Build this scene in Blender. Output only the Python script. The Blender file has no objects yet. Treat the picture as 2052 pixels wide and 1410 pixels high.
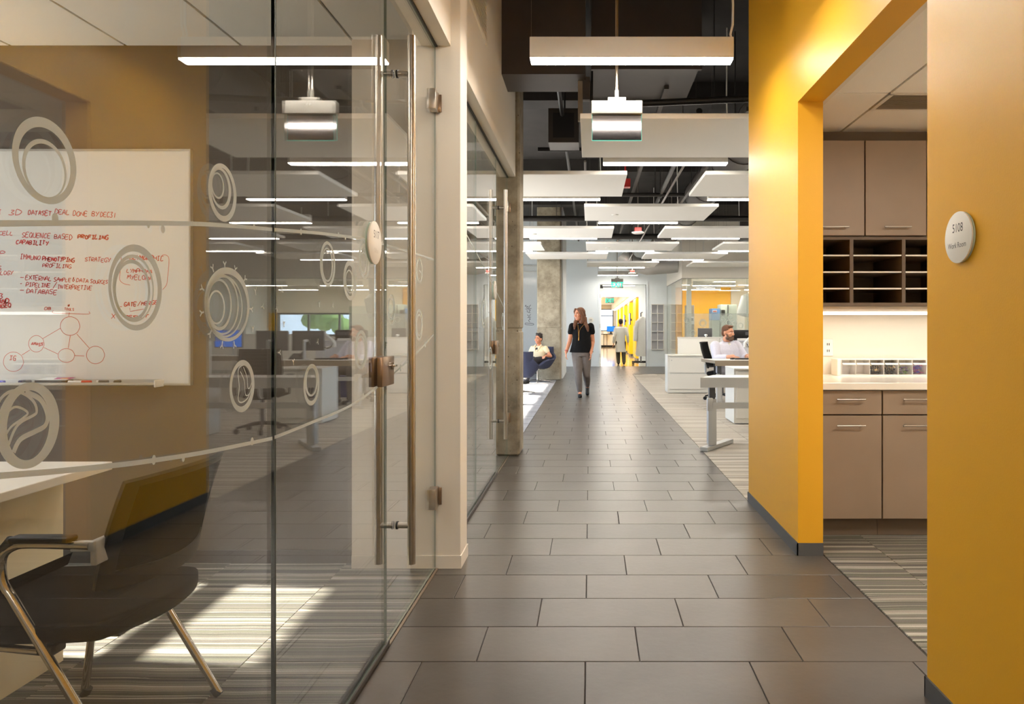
import bpy, bmesh, math, random
from mathutils import Vector, Matrix
D = bpy.data
SC = bpy.context.scene
COL = SC.collection
R = math.radians
rnd = random.Random(11)

# ------------------------------------------------------------------ camera, world, sun, exposure
F, VX, VY, EYE = 1405.0, 1182.0, 656.0, 1.244      # focal length and vanishing point for a 2052 x 1410 frame
cd = D.cameras.new('camera'); cam = D.objects.new('camera', cd); COL.objects.link(cam)
cam.location = (0, 0, EYE); cam.rotation_euler = (R(90), 0, 0)
cd.sensor_fit = 'HORIZONTAL'; cd.sensor_width = 36.0; cd.lens = 36.0 * F / 2052
cd.shift_x = (1026 - VX) / 2052; cd.shift_y = (VY - 705) / 2052
cd.clip_start = 0.05; cd.clip_end = 300
SC.camera = cam

wd = D.worlds.new('sky'); SC.world = wd; wd.use_nodes = True
bg = wd.node_tree.nodes['Background']
bg.inputs[0].default_value = (0.62, 0.78, 1.0, 1); bg.inputs[1].default_value = 3.0

sl = D.lights.new('sun', 'SUN'); sun = D.objects.new('sun', sl); COL.objects.link(sun)
SUN_DIR = Vector((1.0, -0.10, -0.80))
sun.rotation_euler = SUN_DIR.to_track_quat('-Z', 'Y').to_euler()
sl.energy = 12.0; sl.angle = R(0.8); sl.color = (1.0, 0.93, 0.82)

vs = SC.view_settings
vs.view_transform = 'Standard'; vs.look = 'None'; vs.gamma = 1.0; vs.use_curve_mapping = False
vs.exposure = 1.48
cy = SC.cycles
cy.use_denoising = True; cy.max_bounces = 8; cy.diffuse_bounces = 6; cy.glossy_bounces = 4
cy.transparent_max_bounces = 20; cy.transmission_bounces = 6; cy.sample_clamp_indirect = 6.0
cy.caustics_reflective = False; cy.caustics_refractive = False

# ------------------------------------------------------------------ materials
def lin(c):
    return tuple(((v / 255) / 12.92 if v / 255 <= 0.04045 else ((v / 255 + 0.055) / 1.055) ** 2.4) for v in c)

class NT:
    def __init__(s, m): s.t = m.node_tree; s.n = s.t.nodes
    def add(s, typ, **kw):
        n = s.n.new(typ)
        for k, v in kw.items(): setattr(n, k, v)
        return n
    def link(s, a, b): s.t.links.new(a, b)

def pm(name, rgb, rough=0.5, metal=0.0, var=0.0, vscale=6.0, bump=0.0, bscale=60.0, spec=0.5, objvar=0.0, rgb2=None, coat=0.0):
    m = D.materials.new(name); m.use_nodes = True
    t = NT(m); b = t.n['Principled BSDF']
    c = lin(rgb)
    b.inputs['Base Color'].default_value = (*c, 1)
    b.inputs['Roughness'].default_value = rough
    b.inputs['Metallic'].default_value = metal
    b.inputs['Specular IOR Level'].default_value = spec
    b.inputs['Coat Weight'].default_value = coat
    geo = t.add('ShaderNodeNewGeometry')
    if var > 0 or objvar > 0 or rgb2:
        nz = t.add('ShaderNodeTexNoise'); nz.inputs['Scale'].default_value = vscale; nz.inputs['Detail'].default_value = 6
        t.link(geo.outputs['Position'], nz.inputs['Vector'])
        src = nz.outputs['Fac']
        if objvar > 0:
            oi = t.add('ShaderNodeObjectInfo')
            ma = t.add('ShaderNodeMath', operation='MULTIPLY_ADD'); ma.inputs[1].default_value = objvar / max(var, 1e-3)
            t.link(oi.outputs['Random'], ma.inputs[0]); t.link(src, ma.inputs[2])
            sb = t.add('ShaderNodeMath', operation='SUBTRACT'); sb.inputs[1].default_value = objvar / max(var, 1e-3) / 2
            t.link(ma.outputs[0], sb.inputs[0]); src = sb.outputs[0]
        mr = t.add('ShaderNodeMapRange'); mr.inputs[1].default_value = 0.25; mr.inputs[2].default_value = 0.75
        mr.clamp = False
        t.link(src, mr.inputs[0])
        mx = t.add('ShaderNodeMix', data_type='RGBA')
        hi = lin(rgb2) if rgb2 else tuple(v * (1 + var) for v in c)
        lo = c if rgb2 else tuple(v * (1 - var) for v in c)
        mx.clamp_factor = True
        mx.inputs[6].default_value = (*lo, 1); mx.inputs[7].default_value = (*hi, 1)
        t.link(mr.outputs[0], mx.inputs[0]); t.link(mx.outputs[2], b.inputs['Base Color'])
    if bump > 0:
        n2 = t.add('ShaderNodeTexNoise'); n2.inputs['Scale'].default_value = bscale; n2.inputs['Detail'].default_value = 4
        t.link(geo.outputs['Position'], n2.inputs['Vector'])
        bp = t.add('ShaderNodeBump'); bp.inputs['Strength'].default_value = bump; bp.inputs['Distance'].default_value = 0.01
        t.link(n2.outputs['Fac'], bp.inputs['Height']); t.link(bp.outputs[0], b.inputs['Normal'])
    return m

def em(name, col, strength):
    m = D.materials.new(name); m.use_nodes = True; t = NT(m)
    t.n.remove(t.n['Principled BSDF'])
    e = t.add('ShaderNodeEmission'); e.inputs[0].default_value = (*col, 1); e.inputs[1].default_value = strength
    t.link(e.outputs[0], t.n['Material Output'].inputs[0])
    return m

def glass(name, tint=(0.98, 0.985, 0.98), ior=1.56):
    """architectural glass: clear straight-through pane whose two faces reflect by Fresnel"""
    m = D.materials.new(name); m.use_nodes = True; t = NT(m)
    t.n.remove(t.n['Principled BSDF'])
    geo = t.add('ShaderNodeNewGeometry')
    mi = t.add('ShaderNodeMix', data_type='FLOAT'); mi.inputs[2].default_value = ior; mi.inputs[3].default_value = 1 / ior
    t.link(geo.outputs['Backfacing'], mi.inputs[0])
    fr = t.add('ShaderNodeFresnel'); t.link(mi.outputs[0], fr.inputs[0])
    tr = t.add('ShaderNodeBsdfTransparent'); tr.inputs[0].default_value = (*tint, 1)
    gl = t.add('ShaderNodeBsdfGlossy'); gl.inputs['Roughness'].default_value = 0.0; gl.inputs[0].default_value = (1, 1, 1, 1)
    mx = t.add('ShaderNodeMixShader')
    t.link(fr.outputs[0], mx.inputs[0]); t.link(tr.outputs[0], mx.inputs[1]); t.link(gl.outputs[0], mx.inputs[2])
    t.link(mx.outputs[0], t.n['Material Output'].inputs[0])
    return m

def film(name, rgb, alpha=0.0, trans=0.45):
    """frosted vinyl film: scatters light to both sides"""
    m = D.materials.new(name); m.use_nodes = True; t = NT(m); t.n.remove(t.n['Principled BSDF'])
    c = (*lin(rgb), 1)
    df = t.add('ShaderNodeBsdfDiffuse'); df.inputs[0].default_value = c
    tl = t.add('ShaderNodeBsdfTranslucent'); tl.inputs[0].default_value = c
    a = t.add('ShaderNodeMixShader'); a.inputs[0].default_value = trans
    t.link(df.outputs[0], a.inputs[1]); t.link(tl.outputs[0], a.inputs[2])
    tp = t.add('ShaderNodeBsdfTransparent')
    b = t.add('ShaderNodeMixShader'); b.inputs[0].default_value = alpha
    t.link(a.outputs[0], b.inputs[1]); t.link(tp.outputs[0], b.inputs[2])
    t.link(b.outputs[0], t.n['Material Output'].inputs[0])
    return m

def carpet_mat(name, cols, scale=22.0, rough=0.95):
    """loop carpet tile with fine stripes running across, shifted from tile to tile"""
    m = D.materials.new(name); m.use_nodes = True; t = NT(m); b = t.n['Principled BSDF']
    b.inputs['Roughness'].default_value = rough; b.inputs['Specular IOR Level'].default_value = 0.15
    geo = t.add('ShaderNodeNewGeometry'); sep = t.add('ShaderNodeSeparateXYZ'); t.link(geo.outputs['Position'], sep.inputs[0])
    oi = t.add('ShaderNodeObjectInfo')
    wob = t.add('ShaderNodeTexNoise'); wob.inputs['Scale'].default_value = 2.2; t.link(geo.outputs['Position'], wob.inputs['Vector'])
    w1 = t.add('ShaderNodeMath', operation='MULTIPLY_ADD'); w1.inputs[1].default_value = 0.035
    t.link(wob.outputs['Fac'], w1.inputs[0]); t.link(sep.outputs['Y'], w1.inputs[2])
    off = t.add('ShaderNodeMath', operation='MULTIPLY_ADD'); off.inputs[1].default_value = 17.3
    t.link(oi.outputs['Random'], off.inputs[0]); t.link(w1.outputs[0], off.inputs[2])
    nz = t.add('ShaderNodeTexNoise', noise_dimensions='1D'); nz.inputs['Scale'].default_value = scale; nz.inputs['Detail'].default_value = 3.5; nz.inputs['Roughness'].default_value = 0.68
    t.link(off.outputs[0], nz.inputs['W'])
    rp = t.add('ShaderNodeValToRGB'); rp.color_ramp.interpolation = 'CONSTANT'
    el = rp.color_ramp.elements
    while len(el) > 1: el.remove(el[-1])
    el[0].position = 0.0; el[0].color = (*lin(cols[0][1]), 1)
    for p, c in cols[1:]:
        e = el.new(p); e.color = (*lin(c), 1)
    t.link(nz.outputs['Fac'], rp.inputs[0])
    fz = t.add('ShaderNodeTexNoise'); fz.inputs['Scale'].default_value = 260; t.link(geo.outputs['Position'], fz.inputs['Vector'])
    mr = t.add('ShaderNodeMapRange'); mr.inputs[3].default_value = 0.72; mr.inputs[4].default_value = 1.25; t.link(fz.outputs['Fac'], mr.inputs[0])
    mx = t.add('ShaderNodeMix', data_type='RGBA', blend_type='MULTIPLY'); mx.inputs[0].default_value = 1
    t.link(rp.outputs[0], mx.inputs[6]); t.link(mr.outputs[0], mx.inputs[7]); t.link(mx.outputs[2], b.inputs['Base Color'])
    bp = t.add('ShaderNodeBump'); bp.inputs['Strength'].default_value = 0.35; bp.inputs['Distance'].default_value = 0.004
    t.link(fz.outputs['Fac'], bp.inputs['Height']); t.link(bp.outputs[0], b.inputs['Normal'])
    return m

def concrete_mat(name):
    m = D.materials.new(name); m.use_nodes = True; t = NT(m); b = t.n['Principled BSDF']; b.inputs['Roughness'].default_value = 0.85
    geo = t.add('ShaderNodeNewGeometry')
    n1 = t.add('ShaderNodeTexNoise'); n1.inputs['Scale'].default_value = 3.0; n1.inputs['Detail'].default_value = 9; n1.inputs['Roughness'].default_value = 0.7
    t.link(geo.outputs['Position'], n1.inputs['Vector'])
    rp = t.add('ShaderNodeValToRGB'); el = rp.color_ramp.elements
    el[0].position = 0.30; el[0].color = (*lin((112, 101, 83)), 1); el[1].position = 0.68; el[1].color = (*lin((180, 169, 147)), 1)
    t.link(n1.outputs['Fac'], rp.inputs[0])
    vo = t.add('ShaderNodeTexVoronoi'); vo.inputs['Scale'].default_value = 24; t.link(geo.outputs['Position'], vo.inputs['Vector'])
    n2 = t.add('ShaderNodeTexNoise'); n2.inputs['Scale'].default_value = 9; t.link(geo.outputs['Position'], n2.inputs['Vector'])
    th = t.add('ShaderNodeMapRange'); th.inputs[1].default_value = 0.45; th.inputs[2].default_value = 0.75; th.inputs[3].default_value = 0.02; th.inputs[4].default_value = 0.26
    t.link(n2.outputs['Fac'], th.inputs[0])
    lt = t.add('ShaderNodeMath', operation='LESS_THAN'); t.link(vo.outputs['Distance'], lt.inputs[0]); t.link(th.outputs[0], lt.inputs[1])
    mx = t.add('ShaderNodeMix', data_type='RGBA'); mx.inputs[7].default_value = (*lin((92, 80, 62)), 1)
    t.link(lt.outputs[0], mx.inputs[0]); t.link(rp.outputs[0], mx.inputs[6]); t.link(mx.outputs[2], b.inputs['Base Color'])
    sb = t.add('ShaderNodeMath', operation='SUBTRACT'); t.link(n1.outputs['Fac'], sb.inputs[0]); t.link(lt.outputs[0], sb.inputs[1])
    bp = t.add('ShaderNodeBump'); bp.inputs['Strength'].default_value = 0.5; bp.inputs['Distance'].default_value = 0.01
    t.link(sb.outputs[0], bp.inputs['Height']); t.link(bp.outputs[0], b.inputs['Normal'])
    return m

WARM = (1.0, 0.915, 0.81)
M = {}
M['tile'] = pm('slate porcelain', (84, 78, 71), 0.31, var=0.16, vscale=3.5, objvar=0.10, bump=0.05, bscale=30, spec=0.5)
M['grout'] = pm('dark grout', (58, 54, 50), 0.9)
M['yellow'] = pm('yellow satin paint', (226, 168, 42), 0.42, bump=0.05, bscale=160, spec=0.28)
M['charcoal'] = pm('charcoal rubber base', (84, 84, 84), 0.55)
M['white_wall'] = pm('off white paint', (226, 219, 206), 0.55, bump=0.04, bscale=180)
M['cool_wall'] = pm('cool white paint', (232, 238, 241), 0.6)
M['taupe_wall'] = pm('taupe paint', (90, 81, 71), 0.6, bump=0.04, bscale=160)
M['taupe_base'] = pm('taupe rubber base', (66, 60, 54), 0.5)
M['ceil_tile'] = pm('white ceiling board', (236, 233, 226), 0.9, var=0.05, vscale=300, bump=0.15, bscale=220)
M['ceil_grid'] = pm('ceiling tee grid', (150, 146, 138), 0.5)
M['deck'] = pm('black painted deck', (46, 42, 39), 0.8, var=0.35, vscale=2.5)
M['duct'] = pm('black painted sheet metal', (62, 55, 50), 0.45, var=0.2, vscale=3)
M['pipe'] = pm('black pipe', (38, 34, 31), 0.45)
M['concrete'] = concrete_mat('board marked concrete')
M['glass'] = glass('clear glass')
M['glass_far'] = glass('green clear glass', (0.965, 0.985, 0.972))
M['glass_edge'] = pm('polished glass edge', (128, 142, 132), 0.12, spec=0.8)
M['film'] = film('frosted vinyl', (206, 208, 200))
M['film_band'] = film('pale frosted band', (200, 208, 204), 0.72)
M['steel'] = pm('brushed stainless', (190, 184, 174), 0.28, 1.0, var=0.06, vscale=40)
M['chrome'] = pm('chrome', (205, 203, 198), 0.10, 1.0)
M['bronze'] = pm('brushed nickel lock', (158, 134, 112), 0.3, 1.0)
M['blackrub'] = pm('black rubber', (24, 23, 22), 0.5)
M['cloud'] = pm('white acoustic board', (243, 240, 234), 0.85, bump=0.06, bscale=240)
M['housing'] = pm('white enamel', (224, 218, 208), 0.4)
M['sign_housing_darkened'] = pm('grey enamel', (146, 144, 136), 0.5)  # enamel darkened against the strong light of the nearby pendant
M['lamp'] = em('lit diffuser', WARM, 25.0)
M['led'] = em('lit strip', (1.0, 0.93, 0.82), 1.7)
M['wire'] = pm('steel cable', (120, 112, 104), 0.4, 0.8)
M['board'] = pm('white porcelain board', (222, 224, 222), 0.12, spec=0.5)
M['alu'] = pm('satin aluminium', (196, 196, 192), 0.35, 0.7)
M['ink'] = pm('red marker', (196, 52, 46), 0.6)
M['ink_black'] = pm('black marker', (70, 70, 74), 0.6)
M['plastic_w'] = pm('white plastic', (232, 230, 224), 0.35)
M['plastic_b'] = pm('black plastic', (20, 19, 18), 0.45, spec=0.35)
M['navy_plastic'] = pm('navy plastic', (34, 36, 96), 0.4)
M['red_plastic'] = pm('red plastic', (196, 40, 34), 0.4)
M['blue_plastic'] = pm('blue plastic', (44, 58, 190), 0.4)
M['magenta'] = pm('magenta print', (176, 60, 120), 0.5)
M['orange_print'] = pm('pale orange print', (226, 176, 120), 0.5)
M['laminate'] = pm('white laminate', (238, 234, 224), 0.3)
M['cream_panel'] = pm('cream laminate', (228, 216, 186), 0.5)
M['cab'] = pm('taupe cabinet laminate', (148, 130, 112), 0.42, var=0.05, vscale=5, bump=0.03, bscale=200)
M['cab_dark'] = pm('dark cabinet carcass', (104, 90, 76), 0.6)
M['quartz'] = pm('white quartz', (240, 236, 226), 0.15)
M['clear'] = glass('clear acrylic', (0.93, 0.91, 0.92), 1.45)
M['seat_black'] = pm('black upholstery', (12, 11, 10), 0.9, bump=0.2, bscale=500, spec=0.15)
M['mesh_black'] = film('black mesh fabric', (12, 11, 10), 0.03, 0.1)
M['office_grey'] = pm('light grey enamel', (216, 213, 204), 0.45)
M['silver'] = pm('silver paint', (184, 184, 181), 0.4, 0.25)
M['taupe_edge'] = pm('bronze grey edge', (146, 132, 114), 0.45, 0.3)
M['steel_dark'] = pm('dark grey enamel', (78, 78, 80), 0.4)
M['lounge_blue'] = pm('slate blue wool', (60, 64, 88), 0.9, bump=0.3, bscale=400)
M['green_emit'] = em('lit green letters', (0.03, 0.9, 0.45), 0.7)
M['screen_blue'] = em('lit blue screen', (0.04, 0.25, 1.0), 0.5)
M['green_edge'] = em('lit acrylic edge', (0.30, 1.0, 0.75), 0.3)
M['mirror'] = pm('mirrored acrylic', (128, 124, 124), 0.07, 1.0)
M['skin'] = pm('skin', (206, 146, 112), 0.5, var=0.05, vscale=20)
M['skin_tan'] = pm('tan skin', (198, 132, 98), 0.5, var=0.05, vscale=20)
M['hair_brown'] = pm('brown hair', (100, 66, 46), 0.65, spec=0.25, var=0.25, vscale=60, bump=0.4, bscale=120)
M['hair_dark'] = pm('dark hair', (36, 24, 20), 0.5, bump=0.4, bscale=140)
M['beard'] = pm('greying beard', (104, 78, 60), 0.7, var=0.3, vscale=50, bump=0.4, bscale=150)
M['black_cloth'] = pm('black jersey', (15, 14, 14), 0.9, spec=0.2, bump=0.25, bscale=60)
M['grey_cloth'] = pm('grey denim', (112, 103, 97), 0.85, var=0.1, vscale=16, bump=0.3, bscale=40)
M['cream_cloth'] = pm('cream knit', (226, 208, 170), 0.85, bump=0.3, bscale=80)
M['shirt'] = pm('pale lilac shirt', (206, 204, 216), 0.8, var=0.05, vscale=40, bump=0.3, bscale=40)
M['white_cloth'] = pm('white coat cotton', (212, 210, 202), 0.85, bump=0.35, bscale=25)
M['olive_cloth'] = pm('olive trousers', (72, 68, 54), 0.85)
M['dark_cloth'] = pm('dark cloth', (48, 46, 50), 0.85)
M['gold'] = pm('antique gold', (190, 140, 70), 0.3, 1.0)
M['lip'] = pm('lips', (170, 84, 74), 0.5)
M['eye'] = pm('eye', (34, 26, 22), 0.3)
M['teeth'] = pm('teeth', (236, 230, 220), 0.4)
M['red_band'] = pm('red bracelet', (170, 40, 60), 0.5)
M['lab_yellow'] = pm('bright yellow laminate', (250, 190, 8), 0.35)
M['equip'] = pm('equipment grey green', (176, 184, 172), 0.4)
M['equip_blue'] = pm('equipment blue', (104, 150, 206), 0.4)
M['leaf'] = pm('leaf', (92, 128, 58), 0.7, var=0.3, vscale=4)
M['bark'] = pm('bark', (92, 76, 60), 0.9)
M['lab_floor'] = pm('polished resin floor', (196, 184, 160), 0.08, var=0.05, vscale=2)
M['window_frame'] = pm('dark window frame', (40, 42, 46), 0.4)
M['outdoor'] = pm('pale bounce paving', (206, 200, 190), 0.9, var=0.1, vscale=0.6)
M['rack_shade'] = pm('grey wall rack', (190, 190, 196), 0.5)
STR = [(0, (70, 68, 66)), (0.30, (94, 91, 88)), (0.38, (128, 122, 112)), (0.43, (70, 68, 66)), (0.46, (104, 104, 90)), (0.51, (88, 84, 80)),
       (0.535, (188, 184, 172)), (0.555, (112, 106, 98)), (0.61, (150, 144, 132)), (0.66, (196, 192, 182)), (0.69, (118, 114, 104))]
M['carpet'] = carpet_mat('striped carpet', STR, 20)
STR2 = [(0, (132, 125, 115)), (0.33, (168, 160, 149)), (0.43, (142, 135, 125)), (0.48, (192, 185, 172)), (0.54, (160, 153, 142)), (0.60, (206, 199, 187)), (0.68, (174, 167, 154))]
M['carpet_lit'] = carpet_mat('lit striped carpet', STR2, 12)  # striped carpet lightened, the office lighting put into its colours
STR3 = [(0, (126, 125, 127)), (0.4, (150, 149, 151)), (0.5, (166, 165, 167)), (0.6, (140, 139, 141))]
M['carpet_pale'] = carpet_mat('pale grey carpet', STR3, 9)

# ------------------------------------------------------------------ mesh building
class MB:
    def __init__(s): s.v = []; s.f = []; s.m = []
    def add(s, vs_, fs_, m=0):
        o = len(s.v); s.v += [tuple(v) for v in vs_]; s.f += [tuple(i + o for i in f) for f in fs_]; s.m += [m] * len(fs_)
        return s
    def box(s, x0, x1, y0, y1, z0, z1, m=0):
        v = [(x0, y0, z0), (x1, y0, z0), (x1, y1, z0), (x0, y1, z0), (x0, y0, z1), (x1, y0, z1), (x1, y1, z1), (x0, y1, z1)]
        return s.add(v, [(0, 3, 2, 1), (4, 5, 6, 7), (0, 1, 5, 4), (1, 2, 6, 5), (2, 3, 7, 6), (3, 0, 4, 7)], m)
    def rbox(s, x0, x1, y0, y1, z0, z1, r=0.01, seg=2, m=0, rot=None, org=None):
        bm = bmesh.new(); bmesh.ops.create_cube(bm, size=1)
        for v in bm.verts:
            v.co = Vector(((x0 + x1) / 2 + v.co.x * (x1 - x0), (y0 + y1) / 2 + v.co.y * (y1 - y0), (z0 + z1) / 2 + v.co.z * (z1 - z0)))
        bmesh.ops.bevel(bm, geom=bm.edges[:], offset=r, segments=seg, affect='EDGES', profile=0.5)
        if rot is not None:
            o = Vector(org) if org is not None else Vector(((x0 + x1) / 2, (y0 + y1) / 2, (z0 + z1) / 2))
            for v in bm.verts: v.co = o + rot @ (v.co - o)
        bm.verts.index_update()
        s.add([v.co[:] for v in bm.verts], [[v.index for v in f.verts] for f in bm.faces], m); bm.free(); return s
    def cyl(s, a, b, r0, r1=None, n=16, m=0):
        a = Vector(a); b = Vector(b); r1 = r0 if r1 is None else r1
        d = (b - a).normalized(); u = d.orthogonal().normalized(); w = d.cross(u)
        vs_ = []
        for p, r in ((a, r0), (b, r1)):
            for i in range(n):
                t = 2 * math.pi * i / n; vs_.append(p + (u * math.cos(t) + w * math.sin(t)) * r)
        fs = [(i, (i + 1) % n, n + (i + 1) % n, n + i) for i in range(n)]
        fs += [tuple(range(n - 1, -1, -1)), tuple(range(n, 2 * n))]
        return s.add(vs_, fs, m)
    def tube(s, pts, r, n=10, m=0, closed=False):
        pts = [Vector(p) for p in pts]; N = len(pts); vs_ = []; fs = []
        rr = r if isinstance(r, (list, tuple)) else [r] * N
        u = None
        for i, p in enumerate(pts):
            if i == 0: d = pts[1] - pts[0]
            elif i == N - 1: d = pts[-1] - pts[-2]
            else: d = (pts[i + 1] - pts[i]).normalized() + (pts[i] - pts[i - 1]).normalized()
            d.normalize()
            u = d.orthogonal().normalized() if u is None else (u - d * u.dot(d)).normalized()
            w = d.cross(u)
            for k in range(n):
                t = 2 * math.pi * k / n; vs_.append(p + (u * math.cos(t) + w * math.sin(t)) * rr[i])
        for i in range(N - 1):
            for k in range(n):
                fs.append((i * n + k, i * n + (k + 1) % n, (i + 1) * n + (k + 1) % n, (i + 1) * n + k))
        fs += [tuple(range(n - 1, -1, -1)), tuple(range((N - 1) * n, N * n))]
        return s.add(vs_, fs, m)
    def lathe(s, prof, org=(0, 0, 0), n=24, m=0, axis='Z'):
        vs_ = []; fs = []; N = len(prof); o = Vector(org)
        for r, z in prof:
            for k in range(n):
                t = 2 * math.pi * k / n; a, b = r * math.cos(t), r * math.sin(t)
                q = Vector((a, b, z)) if axis == 'Z' else (Vector((z, a, b)) if axis == 'X' else Vector((b, z, a)))
                vs_.append(o + q)
        for i in range(N - 1):
            for k in range(n):
                fs.append((i * n + k, i * n + (k + 1) % n, (i + 1) * n + (k + 1) % n, (i + 1) * n + k))
        fs += [tuple(range(n - 1, -1, -1)), tuple(range((N - 1) * n, N * n))]
        return s.add(vs_, fs, m)
    def prism(s, poly, fn, d0, d1, m=0):
        """poly: list of 2D points; fn(u, v, d) -> 3D point; extruded from d0 to d1"""
        n = len(poly)
        vs_ = [fn(u, v, d0) for u, v in poly] + [fn(u, v, d1) for u, v in poly]
        fs = [tuple(range(n - 1, -1, -1)), tuple(range(n, 2 * n))] + [(i, (i + 1) % n, n + (i + 1) % n, n + i) for i in range(n)]
        return s.add(vs_, fs, m)
    def ell(s, c, r, rot=None, nu=16, nv=10, m=0):
        c = Vector(c); vs_ = []; fs = []
        for j in range(1, nv):
            ph = math.pi * j / nv
            for i in range(nu):
                t = 2 * math.pi * i / nu
                p = Vector((r[0] * math.sin(ph) * math.cos(t), r[1] * math.sin(ph) * math.sin(t), r[2] * math.cos(ph)))
                vs_.append(c + (rot @ p if rot is not None else p))
        top = Vector((0, 0, r[2])); bot = Vector((0, 0, -r[2]))
        vs_ += [c + (rot @ top if rot is not None else top), c + (rot @ bot if rot is not None else bot)]
        T = len(vs_) - 2
        for j in range(nv - 2):
            for i in range(nu):
                fs.append((j * nu + i, (j + 1) * nu + i, (j + 1) * nu + (i + 1) % nu, j * nu + (i + 1) % nu))
        for i in range(nu):
            fs.append((T, i, (i + 1) % nu)); fs.append((T + 1, (nv - 2) * nu + (i + 1) % nu, (nv - 2) * nu + i))
        return s.add(vs_, fs, m)
    def cap(s, a, b, ra, rb, n=14, m=0):
        """tapered capsule"""
        a = Vector(a); b = Vector(b); d = (b - a)
        L = max(d.length, 1e-5); d = d / L
        q = d.to_track_quat('Z', 'Y').to_matrix()
        prof = []
        for k in range(1, 5):
            t = -math.pi / 2 + math.pi / 2 * k / 4; prof.append((ra * math.cos(t), ra * math.sin(t)))
        for k in range(0, 4):
            t = math.pi / 2 * k / 4; prof.append((rb * math.cos(t), L + rb * math.sin(t)))
        prof = [(max(ra * 0.05, 1e-4), -ra)] + prof + [(max(rb * 0.05, 1e-4), L + rb)]
        vs_ = []; fs = []
        for r, z in prof:
            for k in range(n):
                t = 2 * math.pi * k / n; vs_.append(a + q @ Vector((r * math.cos(t), r * math.sin(t), z)))
        N = len(prof)
        for i in range(N - 1):
            for k in range(n):
                fs.append((i * n + k, i * n + (k + 1) % n, (i + 1) * n + (k + 1) % n, (i + 1) * n + k))
        fs += [tuple(range(n - 1, -1, -1)), tuple(range((N - 1) * n, N * n))]
        return s.add(vs_, fs, m)
    def loft(s, rings, n=20, m=0, ex=2.0):
        """rings: (centre, right vector*rx, forward vector*ry); superellipse exponent ex"""
        vs_ = []; fs = []
        for c, a, b in rings:
            c, a, b = Vector(c), Vector(a), Vector(b)
            for k in range(n):
                t = 2 * math.pi * k / n; ct, st = math.cos(t), math.sin(t)
                ct = math.copysign(abs(ct) ** (2 / ex), ct); st = math.copysign(abs(st) ** (2 / ex), st)
                vs_.append(c + a * ct + b * st)
        N = len(rings)
        for i in range(N - 1):
            for k in range(n):
                fs.append((i * n + k, i * n + (k + 1) % n, (i + 1) * n + (k + 1) % n, (i + 1) * n + k))
        fs += [tuple(range(n - 1, -1, -1)), tuple(range((N - 1) * n, N * n))]
        return s.add(vs_, fs, m)
    def grid(s, fn, nu, nv, thick=None, m=0):
        """fn(u,v)->Vector for u,v in 0..1; thick: solidified along the normal"""
        pts = [[Vector(fn(i / nu, j / nv)) for i in range(nu + 1)] for j in range(nv + 1)]
        W = nu + 1
        if thick is None:
            return s.add([p for r in pts for p in r], [(j * W + i, j * W + i + 1, (j + 1) * W + i + 1, (j + 1) * W + i) for j in range(nv) for i in range(nu)], m)
        off = []
        for j in range(nv + 1):
            for i in range(nu + 1):
                du = pts[j][min(i + 1, nu)] - pts[j][max(i - 1, 0)]; dv = pts[min(j + 1, nv)][i] - pts[max(j - 1, 0)][i]
                nn = du.cross(dv); nn.normalize() if nn.length > 0 else None
                off.append(pts[j][i] + nn * thick)
        A = [p for r in pts for p in r]; K = len(A)
        fs = []
        for j in range(nv):
            for i in range(nu):
                q = (j * W + i, j * W + i + 1, (j + 1) * W + i + 1, (j + 1) * W + i)
                fs.append(q[::-1]); fs.append(tuple(k + K for k in q))
        for i in range(nu):
            fs.append((i, i + 1, i + 1 + K, i + K)); a = nv * W + i; fs.append((a + 1, a, a + K, a + 1 + K))
        for j in range(nv):
            a, b = j * W, (j + 1) * W; fs.append((b, a, a + K, b + K)); a, b = j * W + nu, (j + 1) * W + nu; fs.append((a, b, b + K, a + K))
        return s.add(A + off, fs, m)
    def ribbon(s, pts, w, up, lift, m=0):
        """flat stroke along pts of width w on a plane with normal up, raised by lift"""
        pts = [Vector(p) for p in pts]; up = Vector(up); N = len(pts); vs_ = []; fs = []
        ww = w if isinstance(w, (list, tuple)) else [w] * N
        for i, p in enumerate(pts):
            d = (pts[min(i + 1, N - 1)] - pts[max(i - 1, 0)]).normalized()
            sd = up.cross(d).normalized()
            vs_ += [p + sd * ww[i] / 2 + up * lift, p - sd * ww[i] / 2 + up * lift]
        for i in range(N - 1): fs.append((2 * i, 2 * i + 1, 2 * i + 3, 2 * i + 2))
        return s.add(vs_, fs, m)
    def mesh(s, name, mats, smooth=None):
        me = D.meshes.new(name); me.from_pydata(s.v, [], s.f)
        for k in (mats if isinstance(mats, (list, tuple)) else [mats]): me.materials.append(M[k] if isinstance(k, str) else k)
        me.polygons.foreach_set('material_index', s.m)
        if smooth:
            me.polygons.foreach_set('use_smooth', [True] * len(s.f)); me.update(); me.set_sharp_from_angle(angle=R(smooth))
        me.update(); return me
    def build(s, name, mats, parent=None, smooth=None, org=None, label=None):
        if parent is not None and org is None: org = root_loc(parent)
        if org is not None:
            o = Vector(org); s.v = [(v[0] - o.x, v[1] - o.y, v[2] - o.z) for v in s.v]
        ob = D.objects.new(name, s.mesh(name, mats, smooth)); COL.objects.link(ob)
        if parent is not None: ob.parent = parent
        elif org is not None: ob.location = org
        if label: ob['label'] = label
        return ob

def root_loc(o):
    p = Vector((0, 0, 0))
    while o is not None:
        p = p + o.location; o = o.parent
    return p

def tag(o, label=None, cat=None, group=None, kind=None):
    if label: o['label'] = label
    if cat: o['category'] = cat
    if group: o['group'] = group
    if kind: o['kind'] = kind
    return o

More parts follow.
